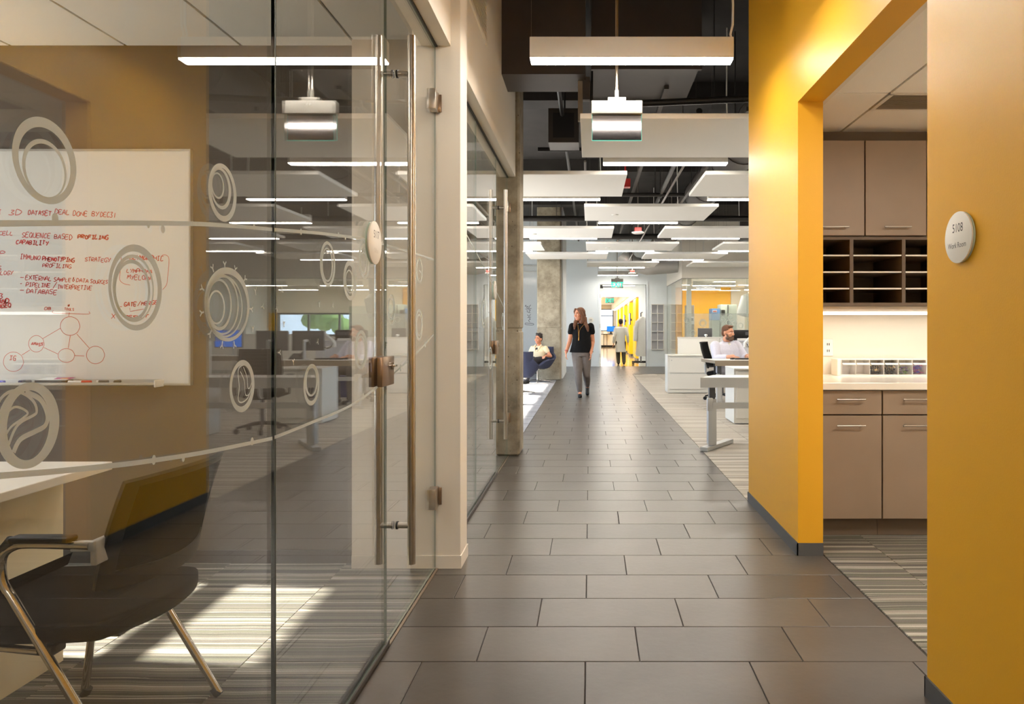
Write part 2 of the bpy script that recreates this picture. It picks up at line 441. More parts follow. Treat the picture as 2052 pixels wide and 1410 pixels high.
def thing(name, loc, label, cat, group=None, rz=0.0, kind=None):
    o = D.objects.new(name, None); COL.objects.link(o); o.location = loc; o.rotation_euler = (0, 0, rz); o.empty_display_size = 0.1
    return tag(o, label, cat, group, kind)

def struct(o, label=None):
    o['kind'] = 'structure'
    if label: o['label'] = label
    return o

def copy_tree(o, parent=None, loc=None, rz=None):
    c = o.copy(); COL.objects.link(c); c.parent = parent
    if loc is not None: c.location = loc
    if rz is not None: c.rotation_euler = (0, 0, rz)
    for ch in list(o.children): copy_tree(ch, c)
    return c

def remesh(o, vox=0.008, it=4):
    md = o.modifiers.new('skin', 'REMESH'); md.mode = 'VOXEL'; md.voxel_size = vox; md.use_smooth_shade = True
    sm = o.modifiers.new('relax', 'SMOOTH'); sm.iterations = it; sm.factor = 0.5
    return o

def text_mesh(txt, size, space=1.0, cond=1.0, bold=0.0):
    cu = D.curves.new('lettering', 'FONT'); cu.body = txt; cu.size = size; cu.align_x = 'CENTER'; cu.align_y = 'CENTER'
    cu.space_character = space; cu.offset = bold; cu.resolution_u = 3
    ob = D.objects.new('lettering', cu); COL.objects.link(ob)
    dg = bpy.context.evaluated_depsgraph_get(); dg.update()
    me = D.meshes.new_from_object(ob.evaluated_get(dg)); D.objects.remove(ob); D.curves.remove(cu)
    for v in me.vertices: v.co.x *= cond
    return me

def add_text(name, txt, size, mat, fn, parent, cond=1.0, bold=0.0, label=None):
    """fn(u, v) -> world point of the lettering plane"""
    me = text_mesh(txt, size, 1.0, cond, bold); mb = MB()
    mb.add([fn(v.co.x, v.co.y) for v in me.vertices], [tuple(p.vertices) for p in me.polygons])
    D.meshes.remove(me)
    return mb.build(name, mat, parent, label=label)

# ================================================================== THE SETTING
GX0, GX1 = -0.805, -0.795            # glass line on the corridor's left side
YW0, YW1 = 1.137, 1.274              # yellow wall
DECK = 4.2

# ------------------------------------------------------------------ floors
_cache = {}
def slab_mesh(kind, w, d, h, ch, mat):
    key = (kind, round(w, 3), round(d, 3))
    if key not in _cache:
        mb = MB(); a, b = w / 2, d / 2
        mb.add([(-a, -b, -h), (a, -b, -h), (a, b, -h), (-a, b, -h), (-a, -b, -ch), (a, -b, -ch), (a, b, -ch), (-a, b, -ch),
                (-a + ch, -b + ch, 0), (a - ch, -b + ch, 0), (a - ch, b - ch, 0), (-a + ch, b - ch, 0)],
               [(0, 1, 5, 4), (1, 2, 6, 5), (2, 3, 7, 6), (3, 0, 4, 7), (4, 5, 9, 8), (5, 6, 10, 9), (6, 7, 11, 10), (7, 4, 8, 11), (8, 9, 10, 11)])
        _cache[key] = mb.mesh(kind, mat)
    return _cache[key]

def piece(name, parent, kind, x0, x1, y0, y1, z, h, ch, mat):
    o = D.objects.new(name, slab_mesh(kind, x1 - x0, y1 - y0, h, ch, mat)); COL.objects.link(o)
    o.parent = parent; o.location = Vector(((x0 + x1) / 2, (y0 + y1) / 2, z)) - parent.location
    return o

TL = -0.782
fl = struct(MB().box(-0.80, 1.285, -6, 18.86, -0.12, -0.004).box(-4.2, 2.47, 18.86, 22.55, -0.12, -0.004).build('floor', 'grout'), 'dark slate tile corridor floor')
G = 0.0045; PIT = 0.3048
rest = MB(); ntile = 0
for k in range(-28, 66):
    y0 = 2.613 + PIT * (k - 1); y1 = y0 + PIT
    if y0 > 22.38: break
    y1c = min(y1, 22.40)
    xr = 1.278 if (y1 > 2.40 and y0 < 3.80) else 1.135
    xl = TL
    if y0 > 18.75: xr = 2.45
    j = -0.0167 + k * 0.2032
    xs = j - math.ceil((j - xl) / 0.6096) * 0.6096
    while xs < xr:
        a, b = max(xs, xl), min(xs + 0.6096, xr)
        if b - a > 0.03:
            if k >= -7 and ntile < 300:
                piece('tile', fl, 'tile', a + G / 2, b - G / 2, y0 + G / 2, y1c - G / 2, 0.0, 0.006, 0.0012, 'tile'); ntile += 1
            else:
                rest.box(a + G / 2, b - G / 2, y0 + G / 2, y1c - G / 2, -0.006, 0)
        xs += 0.6096
o = rest.build('tile_remainder', 'tile', fl); o['kind'] = 'stuff'

def carpet_floor(name, x0, x1, y0, y1, size, mat, ox=0.0, oy=0.0, label=None, limit=300, nearest=True):
    base = struct(MB().box(x0, x1, y0, y1, -0.12, -0.006).build(name, 'grout'), label)
    cells = []
    i0 = math.floor((x0 - ox) / size); i1 = math.ceil((x1 - ox) / size)
    j0 = math.floor((y0 - oy) / size); j1 = math.ceil((y1 - oy) / size)
    for i in range(i0, i1):
        for jj in range(j0, j1):
            a, b = max(x0, ox + i * size), min(x1, ox + (i + 1) * size); c, d = max(y0, oy + jj * size), min(y1, oy + (jj + 1) * size)
            if b - a > 0.02 and d - c > 0.02: cells.append((a, b, c, d))
    cells.sort(key=lambda q: (q[0] ** 2 + q[2] ** 2))
    rest = MB()
    for n, (a, b, c, d) in enumerate(cells):
        if n < limit: piece('carpet_tile', base, 'carpet_tile' + mat, a + .0008, b - .0008, c + .0008, d - .0008, 0.0, 0.008, 0.0012, mat)
        else: rest.box(a, b, c, d, -0.008, 0)
    if rest.v: q = rest.build('carpet_remainder', mat, base); q['kind'] = 'stuff'
    return base

carpet_floor('floor_meeting_room', -4.2, -0.80, -1.5, 3.71, 0.61, 'carpet', -1.285, 3.71, 'striped grey carpet tiles behind the near glass wall')
carpet_floor('floor_second_room', -4.2, -0.80, 3.83, 6.95, 0.61, 'carpet', -1.285, 3.83)
carpet_floor('floor_work_room', 1.285, 3.2, 1.2, 4.87, 0.61, 'carpet', 1.62, 2.9, 'striped grey carpet tiles inside the work room')
carpet_floor('floor_office', 1.137, 9.5, 5.02, 18.86, 0.61, 'carpet_lit', 1.137, 5.02, 'streaked carpet under the desks, lightened for the office lighting')
carpet_floor('floor_lounge', -4.2, -0.785, 6.95, 18.86, 0.61, 'carpet_pale', -0.785, 6.95, 'pale carpet of the sunlit lounge', limit=120)
struct(MB().box(-3.0, 2.6, 22.55, 48, -0.12, 0).build('floor_lab', 'lab_floor'), 'glossy pale floor beyond the far doorway')
struct(MB().box(2.47, 9.5, 18.86, 24.2, -0.12, 0).build('floor_glass_lab', 'lab_floor'))
# metal edge and sill channel along the near glass
struct(MB().box(-0.7935, TL - 0.001, -1.5, 3.626, -0.004, 0.003).box(-0.7935, TL - 0.001, 3.83, 6.78, -0.004, 0.003).build('trim_1', 'taupe_edge'), 'thin metal strip between carpet and tile')
struct(MB().box(-0.818, -0.812, -1.5, 2.741, 0, 0.022).box(-0.788, -0.782, -1.5, 2.741, 0, 0.022).box(-0.818, -0.782, -1.5, 2.741, 0, 0.004)
       .box(-0.818, -0.812, 3.83, 5.95, 0, 0.022).box(-0.788, -0.782, 3.83, 5.95, 0, 0.022).build('trim_2', 'taupe_base'), 'dark channel holding the glass at the floor')

# ------------------------------------------------------------------ ceiling deck and upper shell
ceil = struct(MB().box(-4.4, 9.6, -6.1, 24.5, DECK, DECK + 0.2).build('ceiling', 'deck'), 'black painted exposed ceiling deck')

def wall_y(name, x0, x1, y0, y1, ops, mat, z1=DECK, label=None):
    """wall running along Y with openings (ya, yb, za, zb)"""
    mb = MB(); y = y0
    for a, b, c, d in sorted(ops):
        if a > y: mb.box(x0, x1, y, a, 0, z1)
        if c > 0: mb.box(x0, x1, a, b, 0, c)
        if d < z1: mb.box(x0, x1, a, b, d, z1)
        y = b
    if y < y1: mb.box(x0, x1, y, y1, 0, z1)
    return struct(mb.build(name, mat), label)
def wall_x(name, y0, y1, x0, x1, ops, mat, z1=DECK, label=None):
    mb = MB(); x = x0
    for a, b, c, d in sorted(ops):
        if a > x: mb.box(x, a, y0, y1, 0, z1)
        if c > 0: mb.box(a, b, y0, y1, 0, c)
        if d < z1: mb.box(a, b, y0, y1, d, z1)
        x = b
    if x < x1: mb.box(x, x1, y0, y1, 0, z1)
    return struct(mb.build(name, mat), label)

# yellow wall with the work room opening
OY0, OY1, OZ = 2.363, 3.83, 2.477
wr = MB(); wr.prism([(-6, 0), (OY0, 0), (OY0, OZ), (OY1, OZ), (OY1, 0), (5.02, 0), (5.02, DECK), (-6, DECK)], lambda u, v, d: (d, u, v), YW0, YW1)
struct(wr.build('wall_right', 'yellow'), 'bright yellow painted wall with a tall cased opening')
b = MB(); BH = 0.068; e = 0.007
b.box(YW0 - e, YW0, -6, OY0 + e, 0, BH).box(YW0 - e, YW1, OY0, OY0 + e, 0, BH)
struct(b.build('baseboard_right_near', 'charcoal'))
b = MB(); b.box(YW0 - e, YW0, OY1 - e, 5.02 + e, 0, BH).box(YW0 - e, YW1, OY1 - e, OY1, 0, BH).box(YW0 - e, YW1, 5.02, 5.02 + e, 0, BH)
struct(b.build('baseboard_right_far', 'charcoal'))
wall_x('wall_office_near', 4.97, 5.02, YW1, 9.5, [], 'white_wall')
wall_x('wall_work_room_back', 4.87, 4.97, YW1, 3.3, [], 'white_wall', z1=2.6, label='white wall behind the work room counter')
wall_y('wall_work_room_side', 3.2, 3.3, 1.2, 4.87, [], 'white_wall', z1=2.6)
wall_x('wall_work_room_near', 1.1, 1.2, YW1, 3.3, [], 'white_wall', z1=2.6)
wall_y('wall_office_side', 9.5, 9.6, 5.02, 24.4, [], 'cool_wall')
wall_x('wall_corridor_end', -6.1, -6.0, -4.4, YW1, [], 'white_wall')

# meeting room shell
wall_x('wall_meeting_room', 3.71, 3.83, -4.2, -1.231, [], 'taupe_wall', label='taupe wall carrying the whiteboard')
struct(MB().box(-4.2, -1.231, 3.703, 3.71, 0, 0.068).build('baseboard_meeting_room', 'taupe_base'))
struct(MB().box(-1.231, -0.67, 3.626, 3.82, 0, DECK).build('wall_pier', 'white_wall'), 'off white pier between the two glass rooms')
struct(MB().box(-1.231, -0.664, 3.620, 3.626, 0, 0.066).box(-0.67, -0.664, 3.626, 3.826, 0, 0.066).build('baseboard_pier', 'white_wall'))
wall_x('wall_meeting_room_near', -1.6, -1.5, -4.2, -0.806, [], 'white_wall')
struct(MB().box(-0.89, -0.72, -1.5, 3.626, 2.70, DECK).build('wall_bulkhead_near', 'white_wall'), 'off white bulkhead above the near glass wall')
struct(MB().box(-0.89, -0.72, 3.82, 6.82, 2.70, DECK).build('wall_bulkhead_far', 'white_wall'), 'off white bulkhead above the second glass wall')
struct(MB().box(-0.812, -0.788, -1.5, 3.626, 2.693, 2.70).box(-0.812, -0.788, 3.82, 6.78, 2.690, 2.70).build('trim_3', 'blackrub'), 'dark slot holding the glass at the soffit')
wall_x('wall_second_room', 6.95, 7.1, -4.2, -1.27, [], 'white_wall')
wall_y('wall_left', -4.35, -4.2, -6, 24.4, [(2.83, 3.70, 0.35, 2.5), (4.3, 6.5, 0.9, 2.5), (7.6, 11.6, 0.25, 2.75), (11.7, 16.2, 0.25, 2.75), (19.9, 22.1, 0.6, 2.75)], 'white_wall', label='outer wall with windows')

def panel_ceiling(name, x0, x1, y0, y1, z, sx, sy, ox, oy, skip=()):
    base = struct(MB().box(x0, x1, y0, y1, z + 0.012, z + 0.03).build(name, 'ceil_grid'))
    i = math.floor((x0 - ox) / sx)
    while ox + i * sx < x1:
        jj = math.floor((y0 - oy) / sy)
        while oy + jj * sy < y1:
            a, b2 = max(x0, ox + i * sx), min(x1, ox + (i + 1) * sx); c, d = max(y0, oy + jj * sy), min(y1, oy + (jj + 1) * sy)
            if b2 - a > .03 and d - c > .03 and not any(a < q[0] < b2 and c < q[1] < d for q in skip):
                mb = MB().box(a + .008, b2 - .008, c + .006, d - .006, z, z + 0.014); mb.build('ceiling_tile', 'ceil_tile', base)
            jj += 1
        i += 1
    return base
panel_ceiling('ceiling_meeting_room', -4.2, -0.89, -1.5, 3.71, 2.733, 0.61, 1.22, -1.233, 3.71, skip=[(-2.1, 1.9)])
panel_ceiling('ceiling_second_room', -4.2, -0.89, 3.83, 6.95, 2.733, 0.61, 0.61, -1.233, 3.83, skip=[(-2.1, 5.4)])
cw = panel_ceiling('ceiling_work_room', YW1, 3.2, 1.2, 4.87, 2.50, 0.61, 1.22, 1.61, 3.757, skip=[(1.9, 3.9), (1.9, 2.1), (2.5, 2.1)])
for q in ((1.618, 2.212, 4.068, 4.86), (1.618, 2.212, 1.323, 1.92), (2.228, 2.822, 1.323, 1.92)): MB().box(*q, 2.50, 2.514).build('ceiling_tile', 'ceil_tile', cw)
struct(MB().box(YW1, 1.30, OY0 - 1, 4.54, 2.478, 2.5).build('trim_4', 'white_wall'), 'white wall angle of the work room ceiling')
struct(MB().box(YW1, 3.2, 4.50, 4.56, 2.42, 2.499).build('trim_5', 'cab_dark'), 'dark filler above the upper cabinets')

# lounge and far end
wall_x('wall_lounge', 19.5, 19.65, -4.2, -0.66, [], 'cool_wall', label='pale wall behind the lounge')
wall_y('wall_lounge_return', -0.80, -0.66, 17.12, 19.5, [], 'cool_wall', label='pale wall end behind the far concrete column')
wall_x('wall_back', 22.40, 22.55, -4.2, 9.5, [(0.319, 1.80, 0, 2.615), (2.6, 9.4, 0.0, 3.0)], 'cool_wall', label='pale far wall with a doorway')
struct(MB().box(-4.2, 0.26, 22.385, 22.40, 0, 0.1).box(1.86, 2.45, 22.385, 22.40, 0, 0.1).build('baseboard_back', 'cool_wall'))
fr = MB(); fr.box(0.262, 0.319, 22.37, 22.57, 0, 2.672).box(1.80, 1.857, 22.37, 22.57, 0, 2.672).box(0.319, 1.80, 22.37, 22.57, 2.615, 2.672)
d1 = struct(fr.build('door_1', 'cool_wall'), 'pale door frame at the far end of the corridor')
for z in (0.35, 1.3, 2.25): MB().box(0.319, 0.335, 22.40, 22.5, z - .06, z + .06).build('hinge', 'steel', d1)
MB().box(0.33, 0.75, 22.44, 22.47, 2.53, 2.56).box(0.33, 0.42, 22.42, 22.50, 2.50, 2.60).build('door_closer', 'plastic_b', d1)
# vestibule and lab corridor behind the doorway
wall_x('wall_vestibule', 24.2, 24.3, -3.0, 2.6, [(0.39, 1.69, 0, 2.30)], 'cool_wall', z1=2.75)
wall_y('wall_vestibule_left', -0.25, -0.15, 22.55, 24.2, [], 'cool_wall', z1=2.75)
wall_y('wall_vestibule_right', 2.35, 2.45, 22.55, 24.2, [], 'cool_wall', z1=2.75)
struct(MB().box(-3.0, 2.6, 22.55, 48, 2.74, 2.85).build('ceiling_lab', 'cloud'))
wall_x('wall_lab_end', 46.0, 46.15, -3.0, 2.6, [(-0.3, 1.55, 1.02, 2.46)], 'white_wall', z1=2.8)
wall_y('wall_lab_left', -3.1, -3.0, 22.55, 46, [], 'white_wall', z1=2.8)
wall_y('wall_lab_right', 2.45, 2.6, 24.3, 46, [], 'white_wall', z1=2.8)
struct(MB().box(1.42, 2.45, 24.3, 46, 2.38, 2.74).build('wall_lab_soffit', 'white_wall'))
# glass lab shell
wall_x('wall_glass_lab_bulkhead', 18.70, 18.85, 2.455, 9.5, [(2.455, 9.5, 0, 2.56)], 'white_wall', label='white bulkhead above the glass lab')
wall_y('wall_glass_lab_side', 2.455, 2.60, 18.85, 22.4, [(18.85, 22.4, 0, 2.56)], 'white_wall')
wall_x('wall_glass_lab_back', 24.2, 24.35, 2.6, 9.5, [(6.0, 9.2, 0.95, 1.75)], 'lab_yellow', label='yellow wall at the back of the glass lab')
wall_y('wall_glass_lab_return', 2.6, 2.75, 22.55, 24.2, [], 'white_wall', z1=2.8)
struct(MB().box(2.60, 9.5, 18.85, 24.2, 2.62, 2.72).build('ceiling_glass_lab', 'cloud'))
struct(MB().box(2.62, 2.74, 18.9, 19.05, 0, 2.56).build('wall_glass_lab_post', 'white_wall'))

# ------------------------------------------------------------------ concrete columns
def column(name, x0, x1, y0, y1, label, seam=1.22):
    bm = MB()
    for a, c in ((0, seam - 0.006), (seam + 0.006, DECK)):
        bm.rbox(x0, x1, y0, y1, a, c, 0.02, 1)
    bm.box(x0 + .012, x1 - .012, y0 + .012, y1 - .012, seam - .02, seam + .02)
    o = bm.build(name, 'concrete'); return tag(o, label, None, None, 'structure')
column('column_near', -1.28, -0.68, 6.78, 7.18, 'rough concrete column beside the second glass door')
column('column_far', -1.25, -0.69, 16.57, 17.1, 'concrete column behind the seated woman')

# ------------------------------------------------------------------ glass fronts
def pane(name, x0, x1, y0, y1, z0, z1, label, mats=('glass', 'glass_edge')):
    """pane in a plane of constant x (x1-x0 thin): broad faces glass, edges polished"""
    mb = MB()
    v = [(x0, y0, z0), (x1, y0, z0), (x1, y1, z0), (x0, y1, z0), (x0, y0, z1), (x1, y0, z1), (x1, y1, z1), (x0, y1, z1)]
    thinx = (x1 - x0) < (y1 - y0)
    mb.add(v, [(1, 2, 6, 5), (3, 0, 4, 7)], 0 if thinx else 1); mb.add(v, [(0, 1, 5, 4), (2, 3, 7, 6)], 1 if thinx else 0); mb.add(v, [(0, 3, 2, 1), (4, 5, 6, 7)], 1)
    return struct(mb.build(name, list(mats)), label)
w1 = pane('window_1', GX0, GX1, -1.49, 1.7695, 0.005, 2.695, 'large fixed glass pane with white cell graphics, nearest the camera')
w2 = pane('window_2', GX0, GX1, 1.7765, 2.7395, 0.005, 2.695, 'fixed glass pane carrying the round room sign 5117')
d2 = pane('door_2', GX0, GX1, 2.7425, 3.618, 0.008, 2.69, 'frameless glass door with long steel pulls, room 5117')
w3 = pane('window_3', GX0, GX1, 3.83, 4.906, 0.005, 2.69, 'fixed glass pane of the second glass room')
w4 = pane('window_4', GX0, GX1, 4.909, 5.9475, 0.005, 2.69, 'fixed glass pane beside the second glass door')
d3 = pane('door_3', GX0, GX1, 5.9505, 6.772, 0.008, 2.685, 'frameless glass door beside the concrete column')
for wpane, ye in ((w1, 1.773),):
    MB().box(GX0 + .001, GX1 - .001, ye - .0035, ye + .0035, 0.01, 2.69).build('silicone_joint', 'blackrub', wpane)

def pulls(door, yc, label=None):
    for sx in (1, -1):
        x = -0.80 + sx * 0.068
        h = MB().cyl((x, yc, 0.275), (x, yc, 2.44), 0.0165, n=24).build('pull_handle', 'steel', door, smooth=40)
        for z in (0.433, 2.284):
            MB().cyl((-0.80 + sx * 0.008, yc, z), (x, yc, z), 0.0125, n=16).build('standoff', 'steel', h, smooth=40)
            MB().cyl((-0.80 + sx * 0.006, yc, z), (-0.80 + sx * 0.013, yc, z), 0.0165, n=16).build('washer', 'blackrub', h, smooth=40)
def lock(door, y, z=1.077):
    for sx in (1, -1):
        a, c = sorted((-0.80 + sx * .0052, -0.80 + sx * .026))
        o = MB().rbox(a, c, y - .125, y + .034, z - .056, z + .056, .003).build('lock_case', 'bronze', door, smooth=40)
        if sx == 1:
            MB().cyl((c, y - .004, z + .018), (c + .006, y - .004, z + .018), .014, n=18).build('lock_cylinder', 'chrome', o, smooth=40)
            MB().rbox(c + .006, c + .018, y - .024, y + .016, z + .014, z + .022, .002).build('thumb_turn', 'chrome', o)
def hinges(door, y):
    for z in (0.375, 2.40):
        o = MB().rbox(-0.822, -0.778, y - .085, y - .004, z - .052, z + .052, .004).build('hinge', 'steel', door, smooth=40)
        MB().rbox(-0.80, -0.765, y - .004, y + .007, z - .045, z + .045, .003).build('hinge_plate', 'bronze', o, smooth=40)
        MB().cyl((-0.79, y - .006, z - .04), (-0.79, y - .006, z + .04), .009, n=12).build('hinge_barrel', 'steel', o, smooth=40)
pulls(d2, 2.878); lock(d2, 2.741); hinges(d2, 3.618)
pulls(d3, 6.09); lock(d3, 5.949); hinges(d3, 6.772)

# far glass lab
w5 = pane('window_5', 2.47, 4.2, 18.74, 18.752, 0.01, 2.555, 'front glass of the far lab with a frosted band', ('glass_far', 'glass_edge'))
w6 = pane('window_6', 4.205, 6.8, 18.74, 18.752, 0.01, 2.555, 'middle front pane of the far glass lab', ('glass_far', 'glass_edge'))
w7 = pane('window_7', 6.805, 9.49, 18.74, 18.752, 0.01, 2.555, 'end front pane of the far glass lab', ('glass_far', 'glass_edge'))
w8 = pane('window_8', 2.46, 2.472, 18.76, 22.39, 0.01, 2.555, 'green tinted side glass of the far lab', ('glass_far', 'glass_edge'))
struct(MB().box(2.455, 9.5, 18.735, 18.757, 2.553, 2.562).box(2.455, 2.477, 18.76, 22.4, 2.553, 2.562).build('trim_6', 'window_frame'))
MB().box(2.48, 4.195, 18.7385, 18.7395, 0.02, 1.62).build('frosted_band', 'film_band', w5)
MB().box(4.21, 6.79, 18.7385, 18.7395, 0.02, 1.62).build('frosted_band', 'film_band', w6)

# outside windows
def window(name, x, ya, yb, za, zb, ny, nz, label=None, m='window_frame'):
    fr = MB(); t = 0.05
    fr.box(x - .05, x + .03, ya, ya + t, za, zb).box(x - .05, x + .03, yb - t, yb, za, zb).box(x - .05, x + .03, ya, yb, za, za + t).box(x - .05, x + .03, ya, yb, zb - t, zb)
    for k in range(1, ny): y = ya + (yb - ya) * k / ny; fr.box(x - .05, x + .03, y - t / 2, y + t / 2, za, zb)
    for k in nz: fr.box(x - .05, x + .03, ya, yb, k - t * .9, k + t * .9)
    w = struct(fr.build(name, m), label)
    ys = [ya + (yb - ya) * k / ny for k in range(ny + 1)]; zs = [za] + list(nz) + [zb]
    for i in range(ny):
        for j in range(len(zs) - 1):
            MB().box(x - .016, x - .008, ys[i] + .02, ys[i + 1] - .02, zs[j] + .02, zs[j + 1] - .02).build('pane', 'glass', w)
    return w
window('window_9', -4.25, 2.83, 3.70, 0.35, 2.5, 1, [1.985])
window('window_10_added', -4.25, 4.3, 6.5, 0.9, 2.5, 2, [2.0])  # unseen window added to let daylight into the second room
window('window_11', -4.25, 7.6, 11.6, 0.25, 2.75, 1, [])
window('window_12', -4.25, 11.7, 16.2, 0.25, 2.75, 1, [])
window('window_13', -4.25, 19.9, 22.1, 0.6, 2.75, 2, [])
def window_x(name, y, xa, xb, za, zb, nx, nz, label=None):
    fr = MB(); t = 0.06
    fr.box(xa, xa + t, y - .05, y + .05, za, zb).box(xb - t, xb, y - .05, y + .05, za, zb).box(xa, xb, y - .05, y + .05, za, za + t).box(xa, xb, y - .05, y + .05, zb - t, zb)
    for k in range(1, nx): x = xa + (xb - xa) * k / nx; fr.box(x - t / 2, x + t / 2, y - .05, y + .05, za, zb)
    for k in nz: fr.box(xa, xb, y - .05, y + .05, k - t / 2, k + t / 2)
    w = struct(fr.build(name, 'window_frame'), label)
    for i in range(nx):
        MB().box(xa + (xb - xa) * i / nx + .03, xa + (xb - xa) * (i + 1) / nx - .03, y - .004, y + .004, za + .03, zb - .03).build('pane', 'glass', w)
    return w
window_x('window_14', 46.08, -0.3, 1.55, 1.02, 2.46, 2, [2.02], 'bright window at the end of the lab corridor')
window_x('window_15', 24.28, 6.0, 9.2, 0.95, 1.75, 3, [], 'low window at the back of the glass lab')
struct(MB().box(-60, 60, -30, 120, -0.4, -0.3).build('ground', 'outdoor'), 'pale bounce paving outside, its tone set to throw daylight indoors')  # unseen ground, kept pale so daylight bounces up to the ceilings

# ================================================================== CEILING: LIGHTS, ACOUSTIC PANELS, SERVICES
LZ = 2.862
def pendant_proto(name='pendant_light', half=0.612, top=DECK - LZ - .002):
    t = thing(name, (0, 0, 0), 'x', 'light')
    MB().rbox(-half, half, -0.05, 0.05, 0.0, 0.125, 0.004).build('housing', 'housing', t, smooth=40, org=(0, 0, 0))
    MB().box(-half + .004, half - .004, -0.046, 0.046, -0.010, 0.004).build('diffuser', 'lamp', t, org=(0, 0, 0), label='glowing white diffuser')
    for sx in (-1, 1):
        MB().cyl((sx * (half - .006), 0, 0.12), (sx * (half - .006), 0, top), 0.0015, n=5).build('suspension_wire', 'wire', t, org=(0, 0, 0))
    return t
PEND = []
def pendant(x, y, label, group='linear pendant lights over the office', z=LZ):
    if not PEND:
        p = pendant_proto(); PEND.append(p)
        p.location = (x, y, z)
    else:
        p = copy_tree(PEND[0], None, (x, y, z))
    tag(p, label, 'light', group); return p
p1 = pendant(0.251, 4.25, 'long white pendant light hanging nearest, in front of the blank exit sign', 'linear pendant lights over the corridor')
c = MB().tube([(0.86, 4.25, 2.98), (0.852, 4.25, 3.02), (0.866, 4.25, 3.08), (0.868, 4.25, 3.2), (0.858, 4.25, 3.5), (0.862, 4.25, DECK)], 0.007, 8).build('power_cord', 'plastic_w', p1, smooth=40)
for y in (3.28, -0.3, -2.4, -4.6):  # those at and behind the viewpoint are unseen, added to light the corridor
    pendant(0.251, y, {3.28: 'pendant light reflected as a bright band in the blank exit sign', -0.3: 'unseen pendant light added overhead at the viewpoint', -2.4: 'first unseen pendant light added behind the viewpoint', -4.6: 'last unseen pendant light added at the corridor end behind the viewpoint'}[y], 'linear pendant lights over the corridor')
ORD = ['', '', 'first', 'second', 'third', 'fourth', 'fifth', 'sixth', 'seventh']
ROWY = {2: (5.26, 6.48, 6.92), 3: (7.19, 8.40, 8.85), 4: (9.12, 10.29, 10.83), 5: (11.13, 12.29, 12.74), 6: (13.1, 14.35, 14.83), 7: (14.9, 16.12, 16.75), 8: (16.9, 18.2, 18.9)}
EVEN = [(-1.79, 'over the lounge side'), (0.80, 'over the corridor'), (3.37, 'over the desks'), (5.93, 'deep over the desks')]
ODD = [(-0.49, 'left of the corridor'), (2.06, 'right of the corridor'), (4.63, 'deep over the desks')]
cl0 = []
def cloud(x, ya, yb, label, dot):
    if not cl0:
        t = thing('acoustic_panel', (x, (ya + yb) / 2, 2.813), label, 'ceiling panel', 'suspended acoustic panels')
        MB().rbox(-0.873, 0.873, -0.605, 0.605, 0.0, 0.04, 0.003, 1).build('board', 'cloud', t, org=(0, 0, 0))
        for sx in (-1, 1):
            for sy in (-1, 1):
                MB().cyl((sx * .80, sy * .52, 0.038), (sx * .80, sy * .52, DECK - 2.815), 0.0012, n=4).build('suspension_wire', 'wire', t, org=(0, 0, 0))
        cl0.append(t)
    else:
        t = copy_tree(cl0[0], None, (x, (ya + yb) / 2, 2.813)); tag(t, label)
    if dot:
        MB().lathe([(0.004, -0.012), (0.045, -0.010), (0.05, 0.0), (0.05, 0.006)], (-0.45, 0.05, 0), 18).build('sprinkler_cap', 'plastic_w', t, smooth=40, org=(0, 0, 0))
    return t
def lightrow(x, y, label): pendant(x, y, label)
first = True
for r in range(2, 9):
    ya, yb, yl = ROWY[r]
    for ci, (x, w) in enumerate(EVEN if r % 2 == 0 else ODD):
        if r == 2 and ci == 0: continue
        if r < 5 and x < -1: continue
        if r == 8 and ci in (0, 3): continue
        dots = False
        if not first and r in (4, 5, 6, 8) and ci == (1 if r % 2 == 0 else 0): dots = True
        first = False
        cloud(x, ya, yb, 'white acoustic ceiling panel, %s row behind the near exit sign, %s' % (ORD[r], w), dots)
        if (r == 7 and ci == 0): continue
        lx = {-1.79: -1.83, 0.80: 0.742, 3.37: 3.33, 5.93: 5.93, -0.49: -0.48, 2.06: 2.10, 4.63: 4.68}[x] + (0.12 if r == 8 else 0)
        pendant(lx, yl, 'slim pendant light behind the %s row of ceiling panels, %s' % (ORD[r], w))
pendant(0.86, 21.7, 'slim pendant light just before the far doorway')
pendant(-2.6, 21.0, 'pendant light beyond the lounge wall')
for x, y, lab in ((3.6, 20.3, 'pendant light inside the glass lab near its corner'), (5.6, 20.3, 'pendant light in the middle of the glass lab'), (7.8, 20.3, 'pendant light at the far end of the glass lab'),
                  (3.6, 22.6, 'pendant light inside the glass lab above the blue cabinet'), (5.6, 22.6, 'pendant light above the grey freezers'), (7.8, 22.6, 'pendant light before the low lab window')):
    q = pendant(x, y, lab, 'pendant lights in the glass lab', z=2.46)
    for ch in q.children:
        if ch.name.startswith('suspension'): ch.scale = (1, 1, 0.12)

